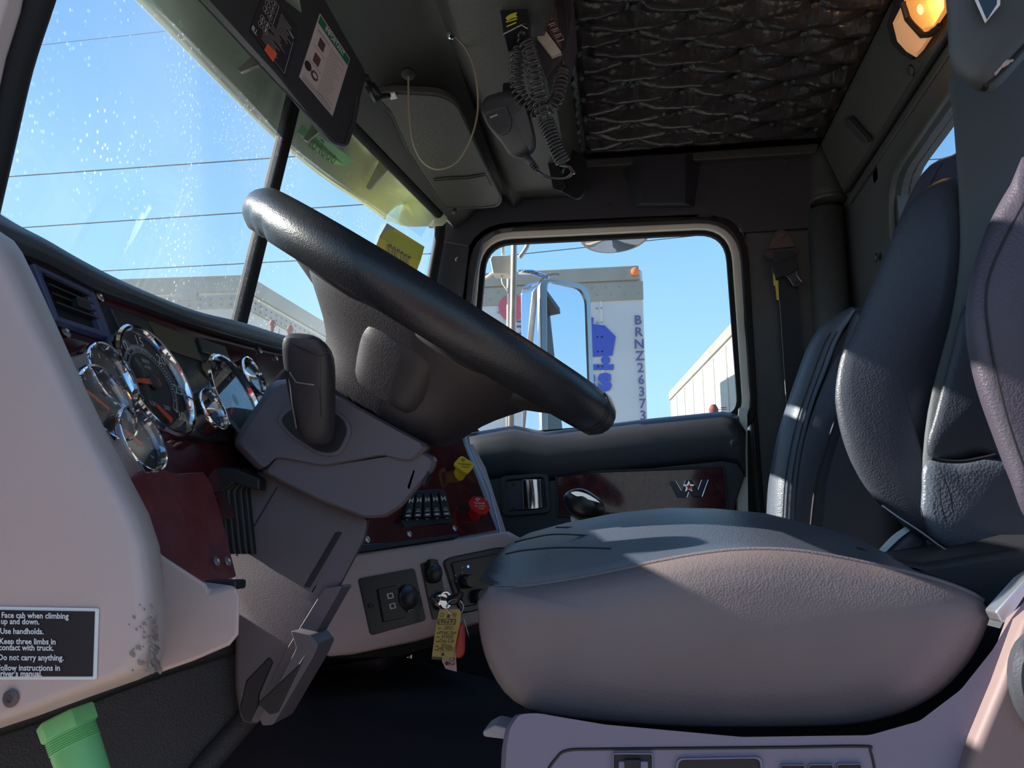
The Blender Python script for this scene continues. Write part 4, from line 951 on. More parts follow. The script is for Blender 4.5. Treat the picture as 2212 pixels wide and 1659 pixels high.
# ================================================================== DRIVER'S SEAT
seat = empty('driver_seat', V(0.1, 0.95, -0.30), 'large black leather driver seat with thick cushion, winged backrest and grey plastic base', 'seat')
N = 96
bot = [(1030, 1300), (1034, 1360), (1044, 1410), (1062, 1455), (1092, 1500), (1135, 1530), (1200, 1546), (1300, 1557), (1420, 1566), (1560, 1570), (1720, 1569), (1850, 1562), (1950, 1538), (2030, 1495), (2085, 1440), (2120, 1385), (2142, 1325)]
topn = [(2142, 1316), (2110, 1288), (2050, 1262), (1970, 1238), (1880, 1218), (1790, 1200), (1700, 1188), (1600, 1187), (1500, 1198), (1400, 1217), (1300, 1238), (1200, 1256), (1110, 1268), (1045, 1268), (1032, 1280)]
def lp(pts, y): return [PY(a, b, y) for a, b in pts]
def rs2(pts, n):      # resample an open polyline
    L_ = [0]; P = [Vector(p) for p in pts]
    for i in range(len(P) - 1): L_.append(L_[-1] + (P[i + 1] - P[i]).length)
    out = []; j = 0
    for k in range(n):
        s = L_[-1] * k / (n - 1)
        while j < len(P) - 2 and L_[j + 1] < s: j += 1
        t = (s - L_[j]) / max(1e-9, L_[j + 1] - L_[j]); out.append(P[j].lerp(P[j + 1], min(1, t)))
    return out
NB, NT_ = 48, 44
YB = 0.70
nearB, nearT = rs2(cr([(a, b, 0) for a, b in bot], 5), NB), rs2(cr([(a, b, 0) for a, b in topn], 5), NT_)
near = [PY(p.x, p.y, YB) for p in nearB + nearT[1:-1]]
cN = sum(near, Vector()) / len(near)
# the far crest of the cushion as the photo shows it
crest = [(1838, 1178), (1780, 1140), (1650, 1108), (1540, 1098), (1440, 1097), (1330, 1108), (1220, 1130), (1140, 1152), (1090, 1180), (1062, 1215), (1052, 1245)]
crestW = rs2([PY(a, b, 1.02) for a, b in crest], NT_ - 2)
def bulge(s, y, dz=0.0, top=None, mix=0.0):
    row = [cN + (p - cN) * s for p in near]; row = [Vector((p.x, y, p.z)) for p in row]
    for i in range(NT_ - 2):
        p = row[NB + i]
        if top is not None:
            q = top[i]; row[NB + i] = Vector((p.x * (1 - mix) + q.x * mix, y, p.z * (1 - mix) + q.z * mix))
    return row
rows = [bulge(0.05, 0.672), bulge(0.55, 0.673), bulge(0.80, 0.677), bulge(0.93, 0.684), bulge(0.985, 0.694)]
side = B(); loft(side, rows + [bulge(1.0, 0.702)], cap=True)
for v in side.verts: pass
link('cushion_side', side, 'seat_leather_lit', seat, smooth=True)
topR = [bulge(1.0, 0.7025), bulge(0.992, 0.722), bulge(0.985, 0.76, top=crestW, mix=0.12), bulge(0.985, 0.82, top=crestW, mix=0.45), bulge(0.985, 0.90, top=crestW, mix=0.80), bulge(0.985, 1.02, top=crestW, mix=1.0), bulge(0.98, 1.12, top=crestW, mix=0.85), bulge(0.95, 1.18, top=crestW, mix=0.6), bulge(0.85, 1.21, top=crestW, mix=0.3), bulge(0.4, 1.215)]
bm = B(); loft(bm, topR, cap=True); link('cushion_top', bm, 'seat_leather_shade', seat, smooth=True)
# piping and stitched seam along the upper edge of the side panel
seamW = [PY(p.x, p.y + 2, 0.699) for p in nearT[1:-3]]
bm = B(); tube(bm, seamW, 0.0028, 6); link('piping', bm, 'seat_leather_lit', seat, smooth=True)
seam2 = [PY(p.x, p.y + 18, 0.6905) for p in nearT[3:-4]]
bm = B(); tube(bm, seam2, 0.0014, 5); link('seam', bm, 'bolster_leather', seat, smooth=True)
bm = B()
for k in range(0, 110):
    t = k / 110 * (len(seam2) - 1.01); i = int(t); a = seam2[i].lerp(seam2[i + 1], t - i) + Vector((0, -0.0014, 0)); d = (seam2[i + 1] - seam2[i]).normalized()
    box(bm, a, (0.0022, 0.001, 0.0008), d, Vector((0, 1, 0)), d.cross(Vector((0, 1, 0))))
link('stitching', bm, 'dark_recess', seat, kind='stuff')
# quilting lines on the cushion top, drawn as shallow welts
def topline(name, px, yy):
    b_ = B(); tube(b_, cr([PY(a, b - 1, y) for (a, b), y in zip(px, yy)], 6), 0.0009, 5); return link(name, b_, 'dark_recess', seat, smooth=True)
topline('welt', [(1092, 1198), (1130, 1190), (1200, 1184), (1260, 1184), (1320, 1186)], [0.80, 0.79, 0.785, 0.78, 0.775])
topline('welt', [(1112, 1172), (1145, 1164), (1200, 1155), (1300, 1160), (1400, 1172), (1440, 1178)], [0.90, 0.88, 0.87, 0.855, 0.83, 0.81])
topline('welt', [(1200, 1140), (1300, 1141), (1400, 1148), (1500, 1163), (1560, 1174)], [0.93, 0.93, 0.92, 0.89, 0.86])
# seat base shell
b_ = B(); prism(b_, [PY(*q, 0.76) for q in ((1120, 1480), (1600, 1530), (1950, 1500), (2130, 1360), (2170, 1360), (2080, 1520), (1950, 1590), (1700, 1630), (1150, 1600))], Vector((0, 0.34, 0))); link('suspension_pan', b_, 'dark_recess', seat)
b_ = B(); box(b_, V(0.14, 0.92, -0.58), (0.36, 0.36, 0.40)); link('pedestal', b_, 'trim_plastic', seat, bevel=0.02)
sb = [(1078, 1760), (1084, 1620), (1092, 1575), (1112, 1545), (1150, 1542), (1300, 1568), (1600, 1596), (1880, 1592), (1990, 1560), (2080, 1490), (2150, 1400), (2190, 1330), (2250, 1250), (2360, 1180), (2420, 1180), (2420, 1760)]
bm = B(); o = [Vector(q) for q in sb]; o = roundpoly(o, 10, 3)
cS = sum(o, Vector((0, 0))) / len(o)
bm = B(); loft(bm, [[PY(cS.x + (p.x - cS.x) * 0.985, cS.y + (p.y - cS.y) * 0.96, 0.640) for p in o], [PY(p.x, p.y, 0.652) for p in o], [PY(p.x, p.y - 2, 0.70) for p in o], [PY(cS.x + (p.x - cS.x) * 0.97, p.y - 4, 1.15) for p in o]])
base = link('seat_base', bm, 'base_plastic', seat, auto=40)
BY = 0.640
def bp(name, px, m, y=BY - 0.001, th=0.004, bevel=0.001, r=0, parent=None):
    pts = [Vector(q) for q in px]; pts = roundpoly(pts, r, 4) if r else pts
    b_ = B(); prism(b_, [PY(p.x, p.y, y) for p in pts], Vector((0, th, 0))); return link(name, b_, m, parent or base, bevel=bevel)
b_ = B(); tube(b_, cr([PY(*q, BY + 0.0) for q in ((1183, 1664), (1200, 1640), (1225, 1621), (1300, 1618), (1500, 1616), (1700, 1614), (1866, 1612), (1880, 1622), (1890, 1664))], 5), 0.0012, 5); link('panel_seam', b_, 'rubber', base)
def hole(name, c, r, m0='base_plastic'):
    o_ = roundpoly([Vector(q) for q in c], r, 4); cx = sum((p for p in o_), Vector((0, 0))) / len(o_)
    b1 = B(); ring(b1, [PY(cx.x + (p.x - cx.x) * 1.06, cx.y + (p.y - cx.y) * 1.10, BY - 0.003) for p in o_], [PY(p.x, p.y, BY - 0.003) for p in o_], Vector((0, 0.006, 0))); link(name + '_rim', b1, m0, base, bevel=0.001)
    b1 = B(); prism(b1, [PY(p.x, p.y, BY - 0.001) for p in o_], Vector((0, 0.004, 0))); return link(name, b1, 'dark_recess', base)
hole('latch_slot', [(1326, 1630), (1408, 1630), (1408, 1700), (1326, 1700)], 4)
bp('latch', [(1336, 1645), (1400, 1645), (1400, 1700), (1336, 1700)], 'base_plastic', BY - 0.003)
bp('latch_window', [(1349, 1641), (1384, 1641), (1384, 1700), (1349, 1700)], 'dark_recess', BY - 0.0045)
hole('storage_pocket', [(1466, 1642), (1642, 1639), (1645, 1720), (1462, 1720)], 14)
for k in range(3): hole('rocker_slot', [(1688 + 61 * k, 1654 - k), (1738 + 61 * k, 1654 - k), (1740 + 61 * k, 1700), (1686 + 61 * k, 1700)], 4)
# recliner cover: side piece, brown light put into its colour, with the round knob at the right edge
bm = B(); o = [(2210, 1342), (2260, 1300), (2400, 1240), (2400, 1760), (2060, 1760), (2110, 1600), (2160, 1480)]; prism(bm, [PY(a, b, 0.625) for a, b in o], Vector((0, 0.03, 0))); link('side_cover', bm, 'side_brown_lit', base, bevel=0.006, bseg=3)
b_ = B(); lathe(b_, PY(2248, 1475, 0.625), (0, -1, 0), [(0.022, 0), (0.022, 0.008), (0.018, 0.012)], 28)
for v in b_.verts: v.co.z = (v.co.z - PY(2248, 1475, 0.625).z) * 1.6 + PY(2248, 1475, 0.625).z
link('recline_knob', b_, 'trim_plastic', base, auto=40)
bm = B(); prism(bm, [PY(*q, 0.66) for q in ((2150, 1322), (2215, 1250), (2290, 1200), (2290, 1230), (2215, 1290), (2180, 1345), (2162, 1345))], Vector((0, 0.02, 0))); link('hinge_plate', bm, 'satin', base, bevel=0.002)
bm = B(); prism(bm, [PY(*q, 0.74) for q in ((1042, 1580), (1068, 1566), (1096, 1572), (1092, 1598), (1044, 1592))], Vector((0, 0.04, 0))); link('slide_lever', bm, 'grey_panel', base, bevel=0.002)
bm = B(); tube(bm, [PY(1176, 1556, 0.70), PY(1180, 1543, 0.70), PY(1190, 1538, 0.70)], 0.0035, 8); link('cable_stub', bm, 'label_paper', base, smooth=True)
# --- backrest
b_ = B(); prism(b_, [PY(*q, 0.80) for q in ((1850, 1175), (1900, 1200), (2000, 1215), (2230, 1180), (2340, 1150), (2340, 1330), (2215, 1330), (2150, 1345), (2100, 1290), (1970, 1245), (1860, 1225))], Vector((0, 0.32, 0))); link('back_frame', b_, 'dark_recess', seat, bevel=0.01)
def puff(name, px, y, n, front, back, m, parent=seat, nn=56, rings=6, p=0.5, ys=None, **kw):
    c2 = resample(cr([(a, b, 0) for a, b in px], 6, closed=True), nn)
    if ys: o_ = [PY(q.x, q.y, ys(q.x, q.y)) for q in c2]
    else: o_ = [PY(q.x, q.y, y) for q in c2]
    b_ = B(); pillow(b_, o_, n, front, back, rings, p); return link(name, b_, m, parent, smooth=True, **kw)
fw_ = Vector((-0.75, -0.6, 0.1))
# shell behind, rising to the head
puff('back_shell', [(2120, 320), (2070, 332), (2030, 345), (1998, 372), (1970, 420), (1940, 490), (1900, 590), (1872, 690), (1880, 800), (1960, 900), (2100, 900), (2160, 600)], 1.15, fw_, 0.02, 0.03, 'bolster_leather', p=0.35)
b_ = B(); tube(b_, cr([PY(*q, 1.125) for q in ((2036, 352), (2010, 400), (1975, 480), (1930, 590), (1885, 690))], 5), 0.0015, 5); link('seam', b_, 'dark_recess', seat)
# padded centre of the backrest with column up to the headrest
puff('back_centre', [(2065, 150), (2062, 190), (2070, 300), (2078, 420), (2080, 560), (2060, 700), (2010, 900), (2000, 1080), (2050, 1180), (2150, 1215), (2300, 1200), (2400, 1000), (2400, 500), (2400, 150)], 1.00, fw_, 0.025, 0.03, 'headrest_fabric', p=0.25)
# far bolster
puff('side_bolster', [(2076, 382), (2100, 405), (2117, 435), (2120, 500), (2108, 580), (2088, 672), (2060, 780), (2028, 900), (2008, 1000), (2003, 1100), (2040, 1175), (2100, 1200), (2060, 1192), (1990, 1160), (1920, 1105), (1868, 1040), (1838, 970), (1822, 900), (1820, 850), (1832, 780), (1856, 725), (1880, 672), (1925, 560), (1975, 450), (2020, 400)], 1.02, fw_, 0.045, 0.03, 'back_leather', p=0.42, nn=80)
# lumbar and centre pads
puff('centre_pad', [(2095, 660), (2160, 640), (2230, 640), (2280, 800), (2280, 1040), (2140, 984), (2080, 992), (2012, 990), (2030, 900), (2065, 770)], 0.975, fw_, 0.030, 0.02, 'back_leather', p=0.35)
puff('lumbar_pad', [(2012, 996), (2080, 998), (2140, 990), (2230, 1010), (2300, 1100), (2280, 1210), (2150, 1208), (2050, 1185), (2005, 1130), (2003, 1060)], 0.97, fw_, 0.034, 0.02, 'far_seat_leather', p=0.35)
b_ = B(); tube(b_, cr([PY(*q, 0.945) for q in ((2012, 990), (2040, 996), (2080, 997), (2120, 990), (2150, 983))], 4), 0.0022, 6); link('seam', b_, 'dark_recess', seat)
for sm in (((1990, 1100), (2000, 1140), (2025, 1180)), ((1916, 1000), (1960, 1060), (1990, 1100)), ((2030, 1010), (2050, 1060), (2060, 1110)), ((2030, 1030), (2032, 1080), (2045, 1130))):
    b_ = B(); tube(b_, cr([PY(*q, 0.948) for q in sm], 4), 0.0005, 5); link('crease', b_, 'dark_recess', seat)
# lower piping curve of the backrest
b_ = B(); tube(b_, cr([PY(*q, 0.915) for q in ((1905, 1092), (1935, 1114), (1990, 1150), (2050, 1192), (2110, 1208), (2160, 1206), (2230, 1190))], 5), 0.0013, 6); link('piping', b_, 'satin', seat, smooth=True)
# near bolster
puff('side_bolster', [(2240, 340), (2190, 400), (2140, 490), (2108, 580), (2092, 660), (2090, 720), (2100, 790), (2118, 860), (2150, 950), (2185, 1040), (2230, 1140), (2330, 1200), (2420, 1000), (2420, 500)], 0.80, Vector((-0.55, -0.83, 0)), 0.050, 0.05, 'bolster_leather', p=0.32, nn=64)
b_ = B(); tube(b_, cr([PY(*q, 0.757) for q in ((2215, 430), (2150, 560), (2130, 640), (2140, 740), (2165, 860), (2195, 960), (2230, 1050))], 6), 0.0012, 5); link('seam', b_, 'dark_recess', seat)
# under-back hinge with white strip
b_ = B(); prism(b_, cr([PY(*q, 1.02) for q in ((1896, 1197), (1930, 1160), (1962, 1138), (1968, 1144), (1940, 1166), (1906, 1200))], 3), Vector((0, 0.01, 0))); link('hinge_strip', b_, 'print_white', seat)
puff('hinge_cover', [(1905, 1205), (1935, 1170), (1970, 1145), (2000, 1165), (1985, 1205), (1940, 1225)], 1.03, (0, -1, 0), 0.01, 0.02, 'bolster_leather')
# headrest
puff('headrest', [(2052, -60), (2048, 60), (2052, 130), (2066, 158), (2090, 176), (2112, 182), (2135, 172), (2160, 148), (2212, 90), (2300, 10), (2300, -120), (2150, -160)], 0.80, Vector((-0.5, -0.85, -0.1)), 0.02, 0.07, 'headrest_fabric', p=0.25)
HP = Plane(PY(2130, 40, 0.772), (-0.5, -0.85, -0.1))
b_ = B(); prism(b_, [HP.at(*q) for q in ((2106, -8), (2128, 48), (2156, 8), (2158, -20), (2130, -60))], HP.n * 0.001)
hr = link('diamond_patch', b_, 'emblem_navy', seat)
b_ = B(); tube(b_, [HP.at(*q, 0.002) for q in ((2106, -8), (2130, 47), (2157, 10), (2158, -20), (2130, -60))], 0.0017, 6, closed=True); link('diamond_outline', b_, 'print_white', seat)
b_ = B(); tube(b_, cr([PY(*q, 0.80) for q in ((2148, 161), (2160, 146), (2172, 136), (2188, 130))], 4), [0.0022] * 6 + [0.0035] * 4 + [0.0015] * 3, 6); link('loose_thread', b_, 'label_paper', seat, smooth=True)
b_ = B(); tube(b_, cr([PY(*q, 0.81) for q in ((2120, 186), (2150, 160), (2180, 130), (2215, 90), (2250, 50))], 4), 0.007, 8); link('seam_roll', b_, 'rubber', seat, smooth=True)

# ================================================================== PASSENGER SEAT
ps = empty('passenger_seat', V(0.42, 1.95, -0.3), 'slim grey-blue passenger seat against the far rear corner, half lit by the sun', 'seat')
def ppuff(name, px, y, f, b, m, **kw): return puff(name, px, y, Vector((-0.8, -0.6, 0.1)), f, b, m, parent=ps, **kw)
ppuff('seat_back', [(1842, 664), (1868, 666), (1895, 700), (1918, 900), (1930, 1200), (1790, 1210), (1716, 1180), (1716, 1100), (1722, 1000), (1745, 900), (1780, 790), (1800, 730)], 1.95, 0.03, 0.05, 'back_leather', p=0.3)
# folded front face, one smooth panel whose lower part catches the sun
fl = [(1842, 664), (1790, 692), (1762, 722), (1742, 760), (1722, 815), (1700, 880), (1682, 940), (1668, 1010), (1660, 1070), (1656, 1180)]
fr = [(1846, 668), (1836, 690), (1820, 715), (1805, 745), (1785, 800), (1762, 860), (1745, 920), (1730, 990), (1722, 1060), (1716, 1180)]
fl = [Vector((a, b)) for a, b in fl]; fr = [Vector((a, b)) for a, b in fr]
rows = []
for t_, yy in ((0, 2.00), (0.15, 1.955), (0.4, 1.93), (0.7, 1.915), (0.92, 1.915), (1.0, 1.925)): rows.append(cr([PY(*(a.lerp(b, t_)), yy) for a, b in zip(fl, fr)], 5))
bm = B(); loft(bm, rows, closed=False, cap=False); link('front_face', bm, 'far_seat_leather', ps, smooth=True, solid=0.006)
for t_, yy in ((0.55, 1.913), (0.80, 1.910)):
    b_ = B(); tube(b_, cr([PY(*(a.lerp(b, t_)), yy) for a, b in list(zip(fl, fr))[2:]], 4), 0.0016, 5); link('seam', b_, 'dark_recess', ps)
ppuff('side_wing', [(1850, 672), (1862, 672), (1858, 740), (1838, 840), (1800, 950), (1772, 1050), (1755, 1180), (1718, 1180), (1726, 1040), (1742, 950), (1770, 860), (1808, 770), (1836, 720)], 1.92, 0.02, 0.03, 'back_leather', p=0.4)
b_ = B(); tube(b_, cr([PY(*q, 1.885) for q in ((1858, 672), (1852, 740), (1828, 840), (1790, 950), (1762, 1050), (1748, 1180))], 5), 0.0032, 6); link('piping', b_, 'rubber', ps, smooth=True)
b_ = B(); rr_ = []
sec = lambda x, z: [V(x, 1.62, z), V(x, 1.70, z + 0.02), V(x, 2.0, z + 0.02), V(x, 2.10, z), V(x, 2.10, z - 0.14), V(x, 1.62, z - 0.14)]
loft(b_, [sec(-0.02, -0.16), sec(0.05, -0.11), sec(0.40, -0.13), sec(0.50, -0.13)]); link('seat_cushion', b_, 'back_leather', ps, sub=1, smooth=True)
b_ = B(); box(b_, V(0.25, 1.86, -0.52), (0.40, 0.36, 0.52)); link('seat_pedestal', b_, 'door_plastic', ps, bevel=0.02)

# ================================================================== GEAR SHIFT
gs = empty('gear_shifter', PY(1240, 1120, 1.52), 'glossy black gear shift knob rising behind the driver seat cushion', 'shifter')
puffk = [(1215, 1082), (1222, 1066), (1240, 1057), (1262, 1057), (1285, 1070), (1302, 1085), (1306, 1105), (1290, 1122), (1262, 1128), (1238, 1118), (1222, 1104)]
c2 = resample(cr([(a, b, 0) for a, b in puffk], 6, closed=True), 40)
b_ = B(); pillow(b_, [PY(q.x, q.y, 1.50) for q in c2], (0, -1, 0.1), 0.030, 0.030, 6, 0.5); link('knob', b_, 'radio_black', gs, smooth=True); M['radio_black']
b_ = B(); prism(b_, cr([PY(*q, 1.471) for q in ((1232, 1064), (1250, 1061), (1275, 1070), (1296, 1086), (1280, 1082), (1250, 1074))], 3, closed=True), Vector((0, 0.006, 0))); link('knob_inlay', b_, 'mirror_glass', gs, bevel=0.001)
b_ = B(); tube(b_, [PY(1243, 1110, 1.50), PY(1250, 1180, 1.50), PY(1262, 1330, 1.50), PY(1290, 1560, 1.50)], 0.010, 10); link('shaft', b_, 'silver_plate', gs, smooth=True)

# ================================================================== SEAT BELT
bt = empty('seat_belt', PY(1690, 560, WY - 0.06), 'black passenger seat belt hanging from a triangular anchor on the far pillar', 'seat belt')
by = WY - 0.035
Tq = lambda q, y: PY(1630 + q[0] / 8.29, 480 + q[1] / 8.29, y)
b_ = B(); o = roundpoly([Vector(q) for q in ((400, 135), (540, 135), (740, 430), (235, 480))], [60, 60, 12, 12], 4); prism(b_, [Tq(p, by) for p in o], Vector((0, 0.005, 0))); an = link('anchor_plate', b_, 'bracket_brown', bt, bevel=0.001)
b_ = B(); lathe(b_, Tq((465, 245), by), (0, -1, 0), [(0.014, 0), (0.014, 0.003), (0.009, 0.004), (0.009, 0.008)], 20); link('anchor_bolt', b_, 'bracket_brown', bt, auto=40)
b_ = B(); o = roundpoly([Vector(q) for q in ((180, 490), (760, 440), (820, 520), (740, 640), (300, 660), (200, 610))], 40, 4); prism(b_, [Tq(p, by - 0.012) for p in o], Vector((0, 0.012, 0))); link('guide_loop', b_, 'trim_plastic', bt, bevel=0.003)
b_ = B(); prism(b_, [Tq(q, by - 0.018) for q in ((350, 530), (730, 500), (740, 590), (320, 790))], Vector((0, 0.005, 0))); link('webbing_fold', b_, 'belt_web', bt, bevel=0.001)
b_ = B(); prism(b_, [Tq(q, by - 0.026) for q in ((300, 790), (740, 590), (790, 840), (560, 960), (420, 985), (330, 900))], Vector((0, 0.006, 0))); link('webbing_fold', b_, 'belt_web', bt, bevel=0.002)
b_ = B(); prism(b_, [PY(*q, by) for q in ((1680, 600), (1722, 598), (1735, 760), (1742, 900), (1748, 1100), (1712, 1100), (1700, 900), (1690, 760))], Vector((0, 0.003, 0))); link('webbing', b_, 'belt_web', bt, bevel=0.0005)
b_ = B(); tube(b_, [PY(*q, by - 0.002) for q in ((1684, 650), (1690, 740), (1698, 860), (1703, 930))], 0.0009, 5); link('white_thread', b_, 'print_grey', bt)
o = roundpoly([Vector(q) for q in ((545, 965), (620, 915), (745, 870), (760, 960), (845, 1070), (830, 1120), (740, 1155), (700, 1140), (600, 985))], 12, 3)
b_ = B(); prism(b_, [Tq(p, by - 0.020) for p in o], Vector((0, 0.003, 0))); bk = link('buckle_tongue', b_, 'trim_plastic', bt, bevel=0.0006)
b_ = B(); prism(b_, [Tq(q, by - 0.0215) for q in ((715, 1080), (775, 1045), (800, 1080), (740, 1110))], Vector((0, 0.002, 0))); link('tongue_slot', b_, 'dark_recess', bt)
b_ = B(); tube(b_, [Tq(p, by - 0.021) for p in o], 0.0007, 5, closed=True); link('tongue_edge', b_, 'steel', bt)
b_ = B(); prism(b_, [Tq(q, by - 0.012) for q in ((322, 900), (370, 960), (375, 1040), (428, 1045), (425, 1120), (440, 1395), (400, 1390), (372, 1130), (345, 1135))], Vector((0, 0.002, 0))); link('yellow_tag', b_, 'yellow_tag', bt)

# ================================================================== OVERHEAD THINGS
# driver's visor with its two labels
vp = [PY(740, 318, 1.30), PY(795, 165, 1.33), PY(460, 0, 0.86)]
VN = (vp[1] - vp[0]).cross(vp[2] - vp[0]).normalized(); VN = VN if VN.dot(CAM - vp[0]) > 0 else -VN
VP = Plane(vp[0], VN)
vis = empty('sun_visor', VP.at(640, 120), 'dark driver sun visor with printed labels, hanging at the top of the windshield', 'sun visor')
vo_ = roundpoly([Vector(q) for q in ((330, -120), (455, 0), (600, 160), (722, 312), (752, 322), (772, 262), (781, 205), (795, 160), (740, 65), (700, -8), (610, -160))], [0, 0, 0, 18, 18, 20, 12, 24, 0, 0, 0], 5)
b_ = B(); prism(b_, [VP.at(p.x, p.y) for p in vo_], VN * -0.016); link('visor_panel', b_, 'visor_dark', vis, bevel=0.004, bseg=3)
b_ = B(); tube(b_, [VP.at(*q, 0.001) for q in ((430, 0), (590, 172), (725, 309), (745, 312), (764, 258), (772, 205))], 0.0015, 5); link('edge_stitch', b_, 'trim_plastic', vis)
WQ = Quad(VP, [(690, 29), (755, 127), (717, 251), (645, 166)])
wl = empty('tmp', (0, 0, 0), None, None); bpy.data.objects.remove(wl)
b_ = B(); WQ.patch(b_, 0, 0, 1, 1, 0.0012, 0.0008); wlab = link('white_label', b_, 'label_paper', vis)
b_ = B(); WQ.patch(b_, 0.02, 0.02, 0.98, 0.13, 0.0020, 0.0005); link('label_header', b_, 'label_green', wlab)
WQ.text('lettering', 'IMPORTANT', 0.5, 0.078, 0.085, 'print_white', wlab, 0.0026, sp=1.0)
for (u_, v_) in ((0.16, 0.26), (0.16, 0.50)):
    b_ = B(); WQ.patch(b_, u_, v_, u_ + 0.16, v_ + 0.13, 0.0020, 0.0005); link('label_picture', b_, 'label_brown', wlab)
b_ = B(); prism(b_, [WQ.at(0.10 + 0.09 * math.cos(t / 2), 0.76 + 0.06 * math.sin(t / 2), 0.0020) for t in range(12)], VN * -0.0004); link('label_picture', b_, 'label_black', wlab)
b_ = B(); prism(b_, [WQ.at(0.30 + 0.10 * math.cos(t / 2), 0.78 + 0.06 * math.sin(t / 2), 0.0020) for t in range(12)], VN * -0.0004); link('label_picture', b_, 'label_brown', wlab)
b_ = B(); prism(b_, [WQ.at(0.30 + 0.06 * math.cos(t / 2), 0.78 + 0.03 * math.sin(t / 2), 0.0025) for t in range(12)], VN * -0.0004); link('label_picture', b_, 'label_paper', wlab)
b_ = B()
for k in range(17):
    v_ = 0.20 + k * 0.044; rs = random.Random(k)
    WQ.patch(b_, 0.46, v_, 0.46 + rs.uniform(0.25, 0.46), v_ + 0.009, 0.0018, 0.0003)
for v_ in (0.19, 0.21, 0.43, 0.66, 0.92, 0.945, 0.965): WQ.patch(b_, 0.07, v_, 0.42 if v_ < 0.9 else 0.9, v_ + 0.008, 0.0018, 0.0003)
link('label_lines', b_, 'print_grey', wlab)
BQ = Quad(VP, [(578, -20), (640, 72), (615, 162), (545, 72)])
b_ = B(); BQ.patch(b_, -0.08, -0.1, 1.05, 1.02, 0.0010, 0.0006); blab = link('black_label', b_, 'label_black', vis)
b_ = B()
for k in range(20):
    v_ = 0.06 + k * 0.044; rs = random.Random(k + 40); u_ = 0.45 if k < 9 else 0.20 + 0.25 * rs.random() * (k < 14)
    BQ.patch(b_, u_, v_, u_ + rs.uniform(0.25, 0.5), v_ + 0.010, 0.0018, 0.0003)
for c_, d_ in (((0.02, 0.0), (0.34, 0.0)), ((0.34, 0.0), (0.34, 0.42)), ((0.95, 0.25), (0.95, 1.0)), ((0.5, 1.0), (0.95, 1.0))):
    BQ.patch(b_, c_[0], c_[1], d_[0] + 0.012, d_[1] + 0.008, 0.0018, 0.0003)
link('label_lines', b_, 'print_grey', blab)
for i_, (u_, v_, t_) in enumerate(((0.06, 0.06, 'R'), (0.06, 0.20, '1'), (0.06, 0.34, '2'), (0.20, 0.06, '3'), (0.20, 0.20, '5'), (0.20, 0.34, '4'), (0.06, 0.55, '6'), (0.06, 0.68, '7'), (0.20, 0.55, '8'), (0.20, 0.68, '9'))):
    BQ.text('lettering', t_, u_ + 0.02, v_ + 0.03, 0.085, 'print_white', blab, 0.002)
    b_ = B(); a_ = [BQ.at(u_ + 0.02 + 0.065 * math.cos(t), v_ + 0.03 + 0.062 * math.sin(t), 0.0018) for t in [2 * math.pi * k / 10 for k in range(10)]]; tube(b_, a_, 0.0004, 4, closed=True); link('label_ring', b_, 'print_grey', blab)
BQ.text('lettering', '8LL', 0.0, 0.93, 0.10, 'print_white', blab, 0.002)
BQ.text('lettering', '13 SPEED', 0.85, 0.18, 0.045, 'print_white', blab, 0.002)
b_ = B(); o = [VP.at(*q, 0.0018) for q in ((579, 94), (599, 116), (590, 134), (571, 108))]; prism(b_, o, VN * -0.0006); link('orange_label', b_, 'label_orange', vis)
# pivot arm of the visor
b_ = B(); tube(b_, [PY(790, 168, 1.34), PY(803, 196, 1.42), PY(815, 208, 1.44), PY(842, 206, 1.46)], [0.008, 0.010, 0.006, 0.005], 10); link('pivot_arm', b_, 'rubber', vis, smooth=True)
b_ = B(); lathe(b_, PY(798, 182, 1.35), (0.4, 0.6, -0.7), [(0.011, 0), (0.0115, 0.02), (0.0105, 0.035)], 14); link('pivot_sleeve', b_, 'radio_black', vis, smooth=True)
# passenger visor
pv = [PY(1078, 442, 2.12), PY(985, 455, 2.12), PY(855, 212, 1.52)]
PN = (pv[1] - pv[0]).cross(pv[2] - pv[0]).normalized(); PN = PN if PN.dot(CAM - pv[0]) > 0 else -PN
PV = Plane(pv[0], PN)
pvis = empty('sun_visor', PV.at(950, 320), 'grey vinyl passenger sun visor folded up under the far header', 'sun visor')
po = roundpoly([Vector(q) for q in ((806, 204), (850, 198), (950, 204), (985, 222), (1040, 340), (1087, 432), (1078, 448), (1040, 452), (985, 452), (958, 452), (880, 330), (840, 240))], [8, 12, 26, 26, 0, 18, 14, 0, 6, 8, 0, 0], 5)
b_ = B(); prism(b_, [PV.at(p.x, p.y) for p in po], PN * -0.020); link('visor_panel', b_, 'visor_vinyl', pvis, bevel=0.006, bseg=4)
cpo = sum((p for p in po), Vector((0, 0))) / len(po)
b_ = B(); tube(b_, [PV.at(cpo.x + (p.x - cpo.x) * 0.965, cpo.y + (p.y - cpo.y) * 0.965, 0.001) for p in po], 0.0014, 5, closed=True); link('edge_seam', b_, 'header_vinyl', pvis, smooth=True)
b_ = B(); o = cr([PV.at(*q, 0.001) for q in ((935, 386), (960, 385), (1010, 384), (1048, 374), (1010, 380), (965, 382))], 3, closed=True); prism(b_, o, PN * 0.002); link('pocket_slit', b_, 'dark_recess', pvis)
b_ = B(); prism(b_, [PV.at(*q, 0.0) for q in ((937, 390), (960, 388), (1012, 385), (1050, 378), (1062, 400), (1010, 410), (955, 418))], PN * 0.003); link('card_pocket', b_, 'visor_vinyl', pvis, bevel=0.001)
b_ = B(); prism(b_, [PV.at(*q, 0.003) for q in ((839, 200), (853, 198), (858, 210), (844, 213))], PN * 0.004); link('white_clip', b_, 'print_white', pvis, bevel=0.0008)
